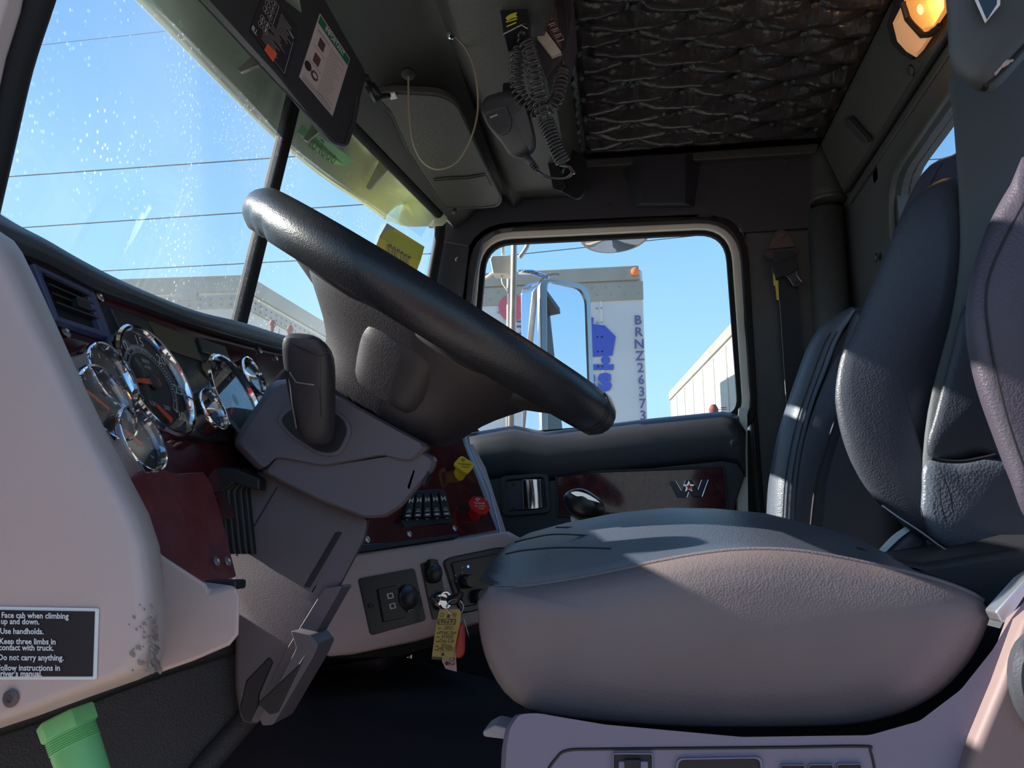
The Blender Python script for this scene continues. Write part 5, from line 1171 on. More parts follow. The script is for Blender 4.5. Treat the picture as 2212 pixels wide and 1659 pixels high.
b_ = B(); lathe(b_, PY(982, 452, 2.11), (0, 0, -1), [(0.006, 0), (0.008, 0.010), (0.007, 0.014)], 12); link('visor_clip', b_, 'header_vinyl', pvis, smooth=True)
# header recess strip left of the passenger visor
# tan wire loop hanging from the header
wp = [PY(882, 164, 1.43), PY(884, 240, 1.44), PY(892, 305, 1.45), (PY(912, 348, 1.46)), PY(945, 366, 1.46), PY(985, 352, 1.46), PY(1015, 305, 1.45), PY(1032, 240, 1.44), PY(1028, 165, 1.42), PY(1012, 115, 1.41), PY(990, 86, 1.40), PY(972, 74, 1.40)]
b_ = B(); tube(b_, cr(wp, 8), 0.0021, 8); tag(link('wire_loop', b_, 'antenna_wire', smooth=True), 'thin tan antenna wire hanging in a loop from the header above the windshield', 'wire')
b_ = B(); lathe(b_, PY(882, 160, 1.432), (0, -0.3, -1), [(0.015, -0.004), (0.015, 0.002), (0.009, 0.003)], 18); tag(link('grommet', b_, 'rubber', auto=40), 'black rubber grommet in the header where the tan wire comes out', 'grommet')
b_ = B(); lathe(b_, PY(974, 76, 1.40), (0.3, -0.5, -0.6), [(0.010, 0), (0.009, 0.006), (0.005, 0.010)], 14); tag(link('wire_mount', b_, 'chrome', auto=40), 'small chrome mount where the wire loop ends on the header ridge', 'mount')
# ================================================================== CB RADIO AND CORDS
RY = 1.30
rad = empty('radio', PY(1110, 30, RY), 'small black two-way radio with yellow logo, mounted overhead beside the header', 'radio')
b_ = B(); prism(b_, [PY(*q, RY) for q in ((1070, -120), (1140, -120), (1139, 52), (1126, 54), (1087, 74), (1083, 40), (1074, 0))], Vector((0, 0.06, 0))); link('body', b_, 'radio_black', rad, bevel=0.003)
RP = Plane(V(0, RY, 0), (0, -1, 0))
b_ = B(); prism(b_, [RP.at(*q, 0.001) for q in ((1092, 39), (1098, 33), (1106, 29), (1117, 26), (1114, 33), (1118, 36), (1104, 40), (1096, 44))], Vector((0, 0.001, 0))); link('logo', b_, 'logo_yellow', rad)
for q in (((1093, 46), (1117, 39), (1117, 41.5), (1093, 48.5)), ((1094, 56), (1115, 47), (1116, 49), (1095, 58.5))):
    b_ = B(); prism(b_, [RP.at(*a, 0.001) for a in q], Vector((0, 0.001, 0))); link('logo_bar', b_, 'logo_yellow', rad)
b_ = B(); tube(b_, [RP.at(*q, 0.001) for q in ((1087, 74), (1126, 54), (1140, 62))], 0.0012, 5); link('body_edge', b_, 'satin', rad)
b_ = B(); tube(b_, [PY(1122, 62, RY + 0.02), PY(1128, 78, RY + 0.03)], 0.010, 10); link('plug', b_, 'radio_black', rad, smooth=True)
# heat sink and amplifier box to its right
am = empty('amplifier', PY(1180, 60, 1.40), 'overhead radio unit with copper-coloured fins and a silver side plate', 'radio unit')
b_ = B(); prism(b_, [PY(*q, 1.40) for q in ((1138, -130), (1225, -130), (1240, 30), (1225, 100), (1212, 122), (1180, 170), (1140, 60))], Vector((0, 0.12, 0))); link('body', b_, 'trim_plastic', am, bevel=0.003)
b_ = B(); prism(b_, [PY(*q, 1.385) for q in ((1139, -10), (1146, 20), (1213, 112), (1192, 120), (1139, 50))], Vector((0, 0.012, 0))); link('silver_side', b_, 'silver_plate', am, bevel=0.001)
b_ = B(); prism(b_, [PY(*q, 1.392) for q in ((1142, -60), (1190, -60), (1214, 108), (1205, 98), (1146, 12))], Vector((0, 0.01, 0))); link('fin_base', b_, 'bracket_brown', am)
for k in range(9):
    t = k / 8; c_ = (1158 + 52 * t, -14 + 96 * t); b_ = B(); o = [(c_[0] - 9, c_[1] - 1), (c_[0] + 5, c_[1] - 6), (c_[0] + 8, c_[1] + 3), (c_[0] - 6, c_[1] + 8)]
    tube(b_, [PY(*q, 1.384) for q in o], 0.0013, 6, closed=True); link('fin', b_, 'copper_fin', am)
b_ = B(); tube(b_, cr([PY(*q, 1.39) for q in ((1205, -40), (1222, 20), (1225, 80), (1216, 140))], 5), 0.002, 6); link('lead', b_, 'cord_black', am, smooth=True)
# mounting bracket plate and hook further down
mb = empty('mount_bracket', PY(1235, 380, 1.95), 'black angular bracket screwed to the header beside the headliner corner', 'bracket')
b_ = B(); o = roundpoly([Vector(q) for q in ((1232, 320), (1262, 335), (1270, 375), (1262, 420), (1246, 432), (1212, 414), (1212, 385), (1228, 350))], 8, 3); prism(b_, [PY(p.x, p.y, 1.95) for p in o], Vector((0, 0.05, 0.02))); link('plate', b_, 'radio_black', mb, bevel=0.003)
b_ = B(); prism(b_, [PY(*q, 1.93) for q in ((1168, 282), (1182, 280), (1222, 400), (1214, 414), (1195, 408))], Vector((0, 0.05, 0.02))); link('arm', b_, 'radio_black', mb, bevel=0.002)
screw(mb, PY(1239, 373, 1.948), (0, -1, 0), 0.006, 'chrome')
# microphone
MY = 1.42
mic = empty('microphone', PY(1100, 250, MY), 'black hand microphone with square-holed grille, hanging on its coiled cord', 'microphone')
mo = [(1042, 236), (1050, 212), (1070, 202), (1100, 196), (1112, 198), (1124, 206), (1136, 225), (1146, 260), (1154, 292), (1155, 320), (1146, 336), (1132, 342), (1118, 342), (1104, 336), (1088, 312), (1066, 286), (1050, 262)]
MN = Vector((-0.35, -0.85, -0.35)).normalized(); MP = Plane(PY(1100, 260, MY), MN)
c2 = resample(cr([(a, b, 0) for a, b in mo], 6, closed=True), 56)
b_ = B(); pillow(b_, [MP.at(q.x, q.y) for q in c2], MN, 0.016, 0.016, 6, 0.22); link('mic_body', b_, 'mic_plastic', mic, smooth=True)
b_ = B(); prism(b_, [MP.at(*q, 0.013) for q in ((1135, 226), (1146, 262), (1153, 296), (1152, 322), (1146, 328), (1128, 285), (1110, 250))], MN * 0.005); link('mic_cheek', b_, 'trim_plastic', mic, bevel=0.002)
go = roundpoly([Vector(q) for q in ((1046, 242), (1092, 226), (1106, 262), (1100, 286), (1078, 296), (1052, 268))], 10, 4)
b_ = B(); prism(b_, [MP.at(p.x, p.y, 0.0185) for p in go], MN * -0.004); link('grille', b_, 'trim_plastic', mic, bevel=0.001)
# grille holes
def inside(p, poly):
    c = False; j = len(poly) - 1
    for i in range(len(poly)):
        if (poly[i].y > p[1]) != (poly[j].y > p[1]) and p[0] < (poly[j].x - poly[i].x) * (p[1] - poly[i].y) / (poly[j].y - poly[i].y) + poly[i].x: c = not c
        j = i
    return c
cg = sum((p for p in go), Vector((0, 0))) / len(go); gi = [cg + (p - cg) * 0.88 for p in go]
b_ = B()
for i in range(-12, 14):
    for j in range(-12, 14):
        x_, y_ = 1074 + 3.5 * i + 1.1 * j, 262 - 1.2 * i + 4.0 * j
        if inside((x_, y_), gi): prism(b_, [MP.at(x_ + a, y_ + b, 0.0190) for a, b in ((-1.1, -1.1), (1.1, -1.5), (1.3, 1.1), (-0.9, 1.5))], MN * -0.001)
link('grille_holes', b_, 'dark_recess', mic)
b_ = B(); prism(b_, [MP.at(*q, 0.0196) for q in ((1058, 252), (1074, 246), (1075, 249), (1059, 256))], MN * -0.0008); link('brand_mark', b_, 'print_grey', mic)
for q, r in (((1113, 328), 0.0035), ((1106, 315), 0.0025)):
    b_ = B(); lathe(b_, MP.at(*q, 0.009), MN, [(r * 1.5, 0), (r * 1.5, 0.003), (r, 0.0045)], 14); link('button', b_, 'radio_black', mic, auto=40)
b_ = B(); tube(b_, [PY(1136, 338, MY), PY(1148, 352, MY), PY(1160, 368, MY + 0.01)], [0.0085, 0.007, 0.0055], 12); link('strain_relief', b_, 'trim_plastic', mic, smooth=True)
for k in range(4):
    b_ = B(); p = PY(1149 + 3.2 * k, 353 + 4.2 * k, MY + 0.004 * k / 4); lathe(b_, p, (0.6, 0.1, -0.8), [(0.0085 - 0.0006 * k, 0), (0.0085 - 0.0006 * k, 0.002)], 12); link('relief_rib', b_, 'trim_plastic', mic)
b_ = B(); prism(b_, [PY(*q, MY + 0.02) for q in ((1086, 178), (1104, 176), (1110, 200), (1084, 206))], Vector((0, 0.02, 0))); link('hang_stud', b_, 'radio_black', mic, bevel=0.003)
# coiled cord
def coil(path, r, turns, wr=0.0024):
    P = cr(path, 10); L_ = [0]
    for i in range(len(P) - 1): L_.append(L_[-1] + (P[i + 1] - P[i]).length)
    out = []; n = int(turns * 14); prev = None; j = 0
    for k in range(n + 1):
        s = L_[-1] * k / n
        while j < len(P) - 2 and L_[j + 1] < s: j += 1
        t = (s - L_[j]) / max(1e-9, L_[j + 1] - L_[j]); p = P[j].lerp(P[j + 1], min(1, t)); d = (P[j + 1] - P[j]).normalized()
        if prev is None: prev = d.orthogonal().normalized()
        u = (prev - d * prev.dot(d)).normalized(); prev = u; v = d.cross(u); a = 2 * math.pi * k / 14
        out.append(p + (u * math.cos(a) + v * math.sin(a)) * r)
    return out
def cord(label, path, r, turns, lead0=(), lead1=(), wr=0.0030, mname='cord_black'):
    pts = list(lead0) + coil(path, r, turns) + list(lead1); b_ = B(); tube(b_, pts, wr, 6); return tag(link('coiled_cord', b_, mname, smooth=True), label, 'cord')
cord('left black coiled cord hanging from the radio, swinging up to the right', [PY(1120, 95, 1.36), PY(1116, 140, 1.37), PY(1117, 185, 1.38), PY(1128, 215, 1.39), PY(1150, 238, 1.40), PY(1185, 234, 1.40), PY(1205, 205, 1.40), PY(1215, 155, 1.41)], 0.0125, 26, lead0=[PY(1126, 75, 1.34), PY(1124, 85, 1.35)], lead1=[PY(1216, 140, 1.42), PY(1222, 90, 1.42)])
cord('middle black coiled cord running straight down from the radio', [PY(1133, 82, 1.34), PY(1146, 120, 1.35), PY(1156, 170, 1.36), PY(1166, 220, 1.37), PY(1174, 250, 1.375)], 0.0135, 13)
mcord = cord('lowest black coiled cord, ending in a smooth loop back to the microphone', [PY(1178, 258, 1.375), PY(1190, 290, 1.38), PY(1204, 325, 1.39), PY(1218, 352, 1.40)], 0.0135, 14, lead1=cr([PY(1230, 360, 1.39), PY(1236, 372, 1.40), PY(1222, 384, 1.42), PY(1198, 385, 1.43), PY(1176, 380, 1.43), PY(1160, 368, MY + 0.01)], 5), wr=0.0030)

# ================================================================== AMBER CAB LAMP on the rear beam
lampc = SOF.at(1985, 60)
lamp = empty('cab_lamp', lampc, 'lit amber dome lamp with two lenses on the rear roof beam, top right', 'lamp')
LO = lambda q, off: SOF.at(q[0], q[1], off)
b_ = B(); o0 = [(1950, -20), (1935, 20), (1926, 50), (1936, 90), (1957, 112), (1980, 126), (2000, 100), (2030, 55), (2056, 10), (2050, -30)]
prism(b_, [LO(q, 0.0) for q in o0], SOF.n * 0.012); link('lamp_base', b_, 'rubber', lamp, bevel=0.002)
b_ = B(); loft(b_, [[LO(q, 0.012) for q in ((1948, 10), (1928, 50), (1938, 90), (1958, 112), (1980, 125), (1996, 108), (2016, 78), (1990, 72), (1962, 40))], [LO(q, 0.030) for q in ((1950, 22), (1936, 50), (1945, 84), (1962, 104), (1980, 114), (1990, 104), (2004, 82), (1984, 74), (1960, 46))]]); link('lower_lens', b_, 'lamp_lens_dim', lamp, bevel=0.002)
b_ = B(); loft(b_, [[LO(q, 0.012) for q in ((1955, -40), (1952, 10), (1965, 45), (1995, 72), (2022, 62), (2050, 22), (2052, -10), (2030, -50))], [LO(q, 0.046) for q in ((1966, -30), (1964, 6), (1976, 36), (1998, 62), (2018, 56), (2040, 18), (2040, -8), (2020, -40))]]); link('upper_lens', b_, 'lamp_lens', lamp, bevel=0.003)
b_ = B(); tube(b_, [LO(q, 0.030) for q in ((1950, 5), (1960, 40), (1992, 76), (2008, 74), (2030, 56))], 0.0065, 8); link('lens_band', b_, 'rubber', lamp)
b_ = B(); lathe(b_, LO((1994, 18), 0.040), SOF.n, [(0.010, 0), (0.010, 0.006), (0.006, 0.009)], 16); link('bulb', b_, 'lamp_bulb', lamp, smooth=True)
pl_ = bpy.data.lights.new('lamp_light', 'POINT'); plo = bpy.data.objects.new('lamp_light', pl_); scene.collection.objects.link(plo)
pl_.energy = 0.35; pl_.color = (1.0, 0.55, 0.2); pl_.shadow_soft_size = 0.02; plo.location = LO((1998, 20), 0.075)

# ================================================================== KEY, RING AND TAGS
kc = L(952, 1297, 0.015)
KY = kc.y - 0.015
K = lambda q, dy=0.0: PY(900 + q[0] / 8.29, 1260 + q[1] / 8.29, KY + dy)
key = empty('ignition_key', kc, 'black-headed ignition key standing in the chrome lock below the dash', 'key')
c2 = resample(cr([(a, b, 0) for a, b in ((560, 240), (640, 190), (740, 160), (830, 145), (840, 200), (800, 290), (720, 370), (640, 400), (560, 370), (530, 300))], 5, closed=True), 36)
b_ = B(); pillow(b_, [K((q.x, q.y), 0.0) for q in c2], (0, -1, 0), 0.004, 0.004, 4, 0.3); link('key_head', b_, 'radio_black', key, smooth=True)
b_ = B(); prism(b_, [kc, kc + Vector((0, 0, 0.007)), K((580, 270)), K((580, 320))], Vector((0.0, 0.002, 0))); link('key_blade', b_, 'steel', key)
rc = K((690, 430), -0.004); rr_ = 0.0205 * KY / 1.5
b_ = B(); tube(b_, [K((690 + 150 * math.cos(t), 430 + 140 * math.sin(t)), -0.004 + 0.006 * math.cos(t)) for t in [2 * math.pi * k / 40 for k in range(40)]], 0.0011, 8, closed=True)
tag(link('key_ring', b_, 'chrome', smooth=True), 'thin chrome split ring joining the ignition key to its yellow tag', 'key ring')
KT = Plane(K((560, 900), -0.008), (0.1, -1, 0.05))
KK = lambda q, off=0.0: KT.at(900 + q[0] / 8.29, 1260 + q[1] / 8.29, off)
tg = empty('key_tag', KK((560, 600)), 'yellow handwritten key tag in a clear sleeve hanging from the ring', 'tag')
b_ = B(); prism(b_, [KK(q, 0) for q in ((410, 470), (770, 460), (783, 510), (790, 600), (655, 1330), (275, 1310), (340, 800))], KT.n * -0.0006); link('tag_card', b_, 'tag_yellow', tg)
b_ = B(); prism(b_, [KK(q, 0.0008) for q in ((412, 450), (770, 462), (760, 600), (650, 1390), (268, 1360), (330, 800))], KT.n * -0.0002); link('clear_sleeve', b_, 'clear_sleeve', tg)
b_ = B(); lathe(b_, KK((568, 592), 0.0010), KT.n, [(0.0026, 0), (0.0026, 0.0005)], 14); link('eyelet', b_, 'label_brown', tg)
b_ = B(); lathe(b_, KK((468, 1272), 0.0010), KT.n, [(0.0026, 0), (0.0026, 0.0005)], 14); link('eyelet', b_, 'label_brown', tg)
kq = Quad(KT, [(900 + 400 / 8.29, 1260 + 480 / 8.29), (900 + 760 / 8.29, 1260 + 480 / 8.29), (900 + 655 / 8.29, 1260 + 1330 / 8.29), (900 + 285 / 8.29, 1260 + 1330 / 8.29)])
def klines(pts, r=0.0004):
    b_ = B(); tube(b_, [kq.at(a, b, 0.0012) for a, b in pts], r, 4, closed=True); return link('print_frame', b_, 'print_black', tg)
klines(((0.02, 0.19), (0.90, 0.19), (0.90, 0.31), (0.02, 0.31))); klines(((0.08, 0.07), (0.27, 0.07), (0.27, 0.13), (0.08, 0.13))); klines(((0.72, 0.07), (0.89, 0.07), (0.89, 0.13), (0.72, 0.13)))
kq.text('handwriting', 'X', 0.80, 0.10, 0.045, 'print_black', tg, 0.0012)
kq.text('handwriting', '696693', 0.46, 0.25, 0.105, 'print_black', tg, 0.0012)
for k_, (t_, v_) in enumerate((('2021', 0.37), ('West Star', 0.47), ('4700SF', 0.56), ('Day Cab', 0.65), ('White', 0.75), ('MR 9502', 0.825))):
    kq.text('handwriting', t_, 0.60, v_, 0.070, 'print_black', tg, 0.0012)
    b_ = B(); kq.patch(b_, 0.30, v_ + 0.035, 0.92, v_ + 0.039, 0.0011, 0.0002); kq.patch(b_, 0.06, v_ + 0.008, 0.22, v_ + 0.024, 0.0011, 0.0002); link('print_line', b_, 'print_black', tg)
tp = empty('paper_tag', KK((600, 1450), -0.004), 'pale pink numbered tag showing behind the yellow key tag', 'tag')
b_ = B(); prism(b_, [KK(q, -0.004) for q in ((790, 500), (800, 620), (700, 1250), (720, 1585), (520, 1530), (455, 1400), (480, 1000), (600, 520))], KT.n * -0.0006); link('tag_card', b_, 'tag_pink', tp)
u_ = (KK((620, 1340)) - KK((660, 1480))); lettering('lettering', '02', 0.014, KK((625, 1400), -0.003), KK((560, 1500)) - KK((560, 1300)), KK((720, 1400)) - KK((520, 1400)), 'label_brown', tp)
b_ = B(); lathe(b_, KK((540, 1432), -0.0035), KT.n, [(0.0032, 0), (0.0032, 0.0006)], 14); link('eyelet', b_, 'label_brown', tp)
c2 = resample(cr([(a, b, 0) for a, b in ((770, 740), (800, 700), (850, 740), (868, 860), (868, 1050), (862, 1250), (790, 1335), (710, 1340), (680, 1250), (690, 1050), (730, 880))], 5, closed=True), 40)
b_ = B(); pillow(b_, [KK((q.x, q.y), -0.007) for q in c2], KT.n, 0.0035, 0.0035, 4, 0.25); tag(link('key_fob', b_, 'fob_red', smooth=True), 'red oval plastic fob hanging behind the yellow key tag', 'fob')
b_ = B(); tube(b_, [KK((800, 600), -0.01), KK((850, 650), -0.01), KK((900, 830), -0.01), KK((950, 1000), -0.01)], 0.0009, 5); tag(link('spare_wire', b_, 'steel', smooth=True), 'thin grey wire hanging beside the red fob', 'wire')

# ================================================================== GREEN PIPE PLUG on the kick panel
GC = PY(155, 1600, 0.62)
ax = (PY(178, 1659, 0.62) - PY(140, 1548, 0.62)).normalized()
plug = empty('pipe_plug', PY(140, 1560, 0.62), 'bright green threaded plastic plug sticking down below the beige panel', 'plug')
c0 = PY(148, 1568, 0.62); u, v, n = frame(ax); rows = []
for h, r in ((-0.010, 0.0222), (-0.008, 0.0232), (0.003, 0.0230), (0.005, 0.022)): rows.append([c0 + n * h + (u * math.cos(R(60 * k + 10)) + v * math.sin(R(60 * k + 10))) * r for k in range(6)])
b_ = B(); loft(b_, rows); link('hex_head', b_, 'cap_green', plug, bevel=0.0015)
pr = [(0.0195, 0.004)]
for k in range(7): pr += [(0.0197, 0.0055 + k * 0.0018), (0.0187, 0.0063 + k * 0.0018)]
pr += [(0.0190, 0.020), (0.0175, 0.062)]
b_ = B(); lathe(b_, c0, ax, pr, 40, True, True); link('threaded_body', b_, 'cap_green', plug, auto=30)

# ================================================================== YELLOW WINDSHIELD TAG
n_ = (Fb - Cb).cross(Ft - Cb).normalized(); n_ = n_ if n_.dot(CAM - Fb) > 0 else -n_
WP_ = Plane(Fb + n_ * 0.004, n_)
b_ = B(); prism(b_, [WP_.at(*q) for q in ((836, 482), (917, 533), (909, 562), (880, 640), (790, 590), (820, 511))], n_ * -0.0004)
yt = link('stock_tag', b_, 'tag_yellow', label='yellow number tag stuck on the passenger side of the windshield, seen from behind', cat='tag')
b_ = B(); prism(b_, [WP_.at(*q, 0.001) for q in ((836, 482), (853, 494), (828, 512), (819, 512))], n_ * -0.0003); link('folded_corner', b_, 'label_paper', yt)
b_ = B(); prism(b_, [WP_.at(*q, 0.0012) for q in ((822, 512), (838, 495), (917, 533), (909, 562), (896, 560))], n_ * -0.0003); link('backing_strip', b_, 'logo_yellow', yt)
X_ = WP_.at(905, 587) - WP_.at(828, 542); lettering('lettering', '202202', 0.055, WP_.at(860, 556, 0.002), -X_, WP_.at(860, 530) - WP_.at(853, 575), 'bracket_brown', yt, ext=-0.003)

# ================================================================== OUTSIDE
# exterior sun visor: curved stainless sheet in front of the windshield's top
ev = empty('exterior_visor', V(-0.9, 1.38, 1.0), 'stainless exterior sun visor with green reflection in its colour, curving over the top of the windshield', 'sun visor')
def evedge(px, py, y): return PY(px, py, y)
inn = [PY(560, -160, 0.75), PY(640, -20, 0.95), PY(665, 90, 1.25), PY(720, 200, 1.50), PY(800, 280, 1.75), PY(880, 370, 2.00), PY(930, 440, 2.16), PY(950, 470, 2.26)]
# outer (lower) edge traced in its own real position: 0.25 m ahead of the glass
oute = [PY(200, -100, 0.62), PY(305, 0, 0.78), PY(420, 118, 0.98), PY(515, 215, 1.20), PY(600, 298, 1.42), PY(700, 380, 1.68), PY(790, 440, 1.95), PY(830, 470, 2.12)]
i5, o5 = cr(inn, 6), cr(oute, 6); rows = []
for t in (0, 0.15, 0.3, 0.5, 0.7, 0.85, 0.95, 1.0):
    rows.append([a.lerp(b, t) + Vector((-0.02, 0, 0.05)) * math.sin(math.pi * t) * 1.0 for a, b in zip(i5, o5)])
b_ = B(); loft(b_, rows, closed=False, cap=False); link('visor_sheet', b_, 'visor_steel_reflection', ev, smooth=True, solid=0.003)
b_ = B(); tube(b_, o5, 0.006, 8); link('rolled_edge', b_, 'visor_steel_reflection', ev, smooth=True)
# end cap of the visor
b_ = B(); o = cr([PY(*q, 2.18) for q in ((826, 468), (850, 482), (880, 490), (930, 489), (965, 480), (965, 400), (900, 400), (860, 410))], 3, closed=True); prism(b_, o, Vector((-0.02, 0.01, 0.04))); link('end_cap', b_, 'visor_steel_reflection', ev, bevel=0.004)
# stays
for a, b2 in (((512, 150), (565, 120)), ((655, 300), (690, 260)), ((790, 405), (830, 345))):
    y0 = 1.1 if a[0] < 600 else 1.45 if a[0] < 700 else 1.9
    b_ = B(); prism(b_, [PY(a[0], a[1], y0), PY(a[0] + 8, a[1] + 6, y0), PY(b2[0] + 12, b2[1] + 14, y0), PY(b2[0], b2[1] - 20, y0)], Vector((0, 0.006, 0))); link('stay', b_, 'steel', ev, bevel=0.001)
# painted reflection of a green sign with mirrored letters on its underside
sq = [PY(640, 285, 1.50), PY(655, 270, 1.52), PY(765, 345, 1.78), PY(745, 358, 1.76), PY(715, 352, 1.70)]
gp = Plane(sq[0], (sq[2] - sq[0]).cross(sq[3] - sq[0])); gp = gp if gp.n.dot(CAM - sq[0]) > 0 else Plane(gp.p, -gp.n)
b_ = B(); prism(b_, [p for p in sq], gp.n * 0.002); gl_ = link('sign_reflection', b_, 'visor_sign_reflection', ev)
lettering('lettering', 'oooFoF', 0.05, gp.at(696, 322, 0.004), -(gp.at(720, 345) - gp.at(660, 300)), gp.at(700, 310) - gp.at(692, 330), 'reflected_letters', ev, ext=-0.002)

# door mirror assembly
MYY = 2.62
dm = empty('door_mirror', PY(1210, 760, MYY), 'tall rectangular side mirror with bracket and tubes outside the passenger window', 'mirror')
mo_ = roundpoly([Vector(q) for q in ((1166, 600), (1262, 612), (1276, 640), (1290, 1000), (1172, 1000))], [26, 30, 10, 20, 20], 6)
mi_ = roundpoly([Vector(q) for q in ((1182, 607), (1255, 624), (1266, 650), (1278, 985), (1184, 985))], [14, 18, 8, 12, 12], 6)
ME = Plane(PY(1220, 760, MYY), (0.64, -0.765, 0.08))
b_ = B(); ring(b_, [ME.at(p.x, p.y, 0.012) for p in mo_], [ME.at(p.x, p.y, 0.012) for p in mi_], ME.n * -0.02); link('mirror_frame', b_, 'steel', dm, bevel=0.003)
b_ = B(); prism(b_, [ME.at(p.x, p.y, 0.006) for p in mi_], ME.n * -0.004); link('mirror_glass', b_, 'mirror_glass', dm)
b_ = B(); prism(b_, [ME.at(p.x, p.y, -0.002) for p in mo_], ME.n * -0.05 + Vector((-0.045, 0, 0))); link('mirror_back', b_, 'chrome', dm, bevel=0.008, bseg=3)
ma = dm
def mt(name, pts, r, m='silver_plate', seg=10): b_ = B(); tube(b_, pts, r, seg); return link(name, b_, m, ma, smooth=True)
mt('vertical_tube', [PY(1112, 400, 2.55), PY(1110, 560, 2.55), PY(1103, 980, 2.55)], 0.0105)
mt('vertical_tube', [PY(1098, 600, 2.66), PY(1096, 980, 2.66)], 0.0055)
b_ = B(); prism(b_, [PY(*q, 2.58) for q in ((1062, 552), (1104, 550), (1104, 592), (1064, 590), (1058, 560))], Vector((0, 0.06, 0))); link('bracket_box', b_, 'silver_plate', ma, bevel=0.004)
mt('curved_arm', cr([PY(1122, 556, 2.62), PY(1134, 540, 2.62), PY(1140, 520, 2.62), PY(1138, 440, 2.62)], 5), 0.008)
mt('upright_pin', [PY(1086, 552, 2.60), PY(1086, 440, 2.60)], 0.006)
mt('brace_tube', [PY(1120, 588, 2.60), PY(1150, 588, 2.62), PY(1185, 600, 2.62)], 0.009, 'chrome')
mt('curved_arm', cr([PY(1064, 590, 2.62), PY(1050, 600, 2.64), PY(1030, 606, 2.66), PY(1000, 610, 2.66)], 5), 0.006)
mt('clamp', cr([PY(1165, 608, 2.60), PY(1180, 596, 2.60), PY(1200, 592, 2.60), PY(1208, 594, 2.60)], 4), 0.004)
mt('grab_wire', cr([PY(1084, 595, 2.6), PY(1086, 612, 2.6), PY(1098, 628, 2.6)], 4), 0.0035)
mt('lower_arm', [PY(1190, 905, 2.62), PY(1170, 920, 2.62), PY(1160, 935, 2.62)], 0.008)
mt('lower_arm', [PY(1195, 890, 2.66), PY(1198, 950, 2.66)], 0.010)
# round convex mirror above the door
cm = empty('convex_mirror', PY(1330, 520, 2.70), 'round convex mirror hanging above the passenger door window, seen from below', 'mirror')
cc_ = PY(1329, 512, 2.70); b_ = B(); axm = Vector((0.05, -0.50, -0.86)).normalized()
cmn = (Vector((0.06, -0.02, -1))).normalized()
u, v, n = Vector((1, 0, 0.06)).normalized(), Vector((0, 1, 0)), Vector((0, 0.25, 0.95)).normalized()
rows = []
for r_, h in ((0.118, 0.03), (0.127, 0.016), (0.129, 0.006), (0.124, 0.0), (0.112, -0.002)): rows.append([cc_ + u * (r_ * math.cos(2 * math.pi * k / 48)) + (v * 0.62 - n * 0.30) * (r_ * math.sin(2 * math.pi * k / 48)) + n * (h * 0.8) for k in range(48)])
loft(b_, rows); link('mirror_rim', b_, 'trailer_rail', cm, auto=60)
rows = []
for r_, h in ((0.112, -0.002), (0.085, 0.006), (0.05, 0.011), (0.01, 0.012)): rows.append([cc_ + u * (r_ * math.cos(2 * math.pi * k / 48)) + (v * 0.62 - n * 0.30) * (r_ * math.sin(2 * math.pi * k / 48)) + n * (h * 0.8 - 0.002) for k in range(48)])
b_ = B(); loft(b_, rows); link('mirror_face', b_, 'chrome', cm, smooth=True)
for x_ in (1296, 1372):
    b_ = B(); lathe(b_, PY(x_, 512, 2.68), (0, -0.2, -1), [(0.010, -0.03), (0.010, 0.0), (0.007, 0.006)], 12); link('bolt', b_, 'chrome', cm, auto=40)
b_ = B(); tube(b_, [cc_ + Vector((0, 0.03, 0.02)), cc_ + Vector((0, 0.0, 0.20)), cc_ + Vector((0, -0.30, 0.26))], 0.010, 8); link('mount_arm', b_, 'steel', cm)

# ---- trailers
def wbox(name, pts, ext, m, parent, bevel=0.0): b_ = B(); prism(b_, pts, ext); return link(name, b_, m, parent, bevel=bevel)
# trailer with large lettering
TY = 6.0
tA = empty('box_trailer', V(-0.8, TY, -2), 'weathered white box trailer with vertical numbers BRNZ26373, seen through the passenger window', 'trailer')
x0A, x1A = PY(950, 700, TY).x, PY(1392, 720, TY).x; ztop = PY(1383, 580, TY).z - CZ
TA = Plane(V(0, TY, 0), (0, -1, 0))
b_ = B(); box(b_, V((x0A + x1A) / 2, TY + 1.25, (ztop - 0.9) / 2), (x1A - x0A, 2.5, ztop + 0.9)); 
bmesh.ops.translate(b_, verts=b_.verts, vec=(0, 0, 0)); link('box_body', b_, 'trailer_white', tA, bevel=0.03, bseg=4)
b_ = B(); prism(b_, [V(x0A, TY - 0.03, ztop + 0.02), V(x1A - 0.03, TY - 0.03, ztop + 0.02), V(x1A - 0.02, TY - 0.03, ztop - 0.10), V(x0A, TY - 0.03, ztop - 0.10)], Vector((0, 0.05, 0))); link('roof_rail', b_, 'trailer_rail', tA, bevel=0.01)
b_ = B(); prism(b_, [V(x0A, TY - 0.015, ztop - 0.11), V(x1A + 0.002, TY - 0.015, ztop - 0.11), V(x1A + 0.002, TY - 0.015, ztop - 0.26), V(x0A, TY - 0.015, ztop - 0.26)], Vector((0, 0.02, 0))); link('riveted_band', b_, 'trailer_rail', tA, bevel=0.004)
xs = [PY(p, 800, TY).x for p in (1085, 1196, 1302)]
for x_ in xs: wbox('panel_joint', [V(x_ - 0.012, TY - 0.006, ztop - 0.26), V(x_ + 0.012, TY - 0.006, ztop - 0.26), V(x_ + 0.012, TY - 0.006, -0.9), V(x_ - 0.012, TY - 0.006, -0.9)], Vector((0, 0.01, 0)), 'trailer_white', tA, 0.002)
rv = None; b_ = B()
for x_ in xs:
    for dx in (-0.035, 0.0):
        z = ztop - 0.32
        while z > -0.6: box(b_, V(x_ + dx - 0.0, TY - 0.008, z), (0.012, 0.008, 0.012)); z -= 0.12
x_ = x0A + 0.05
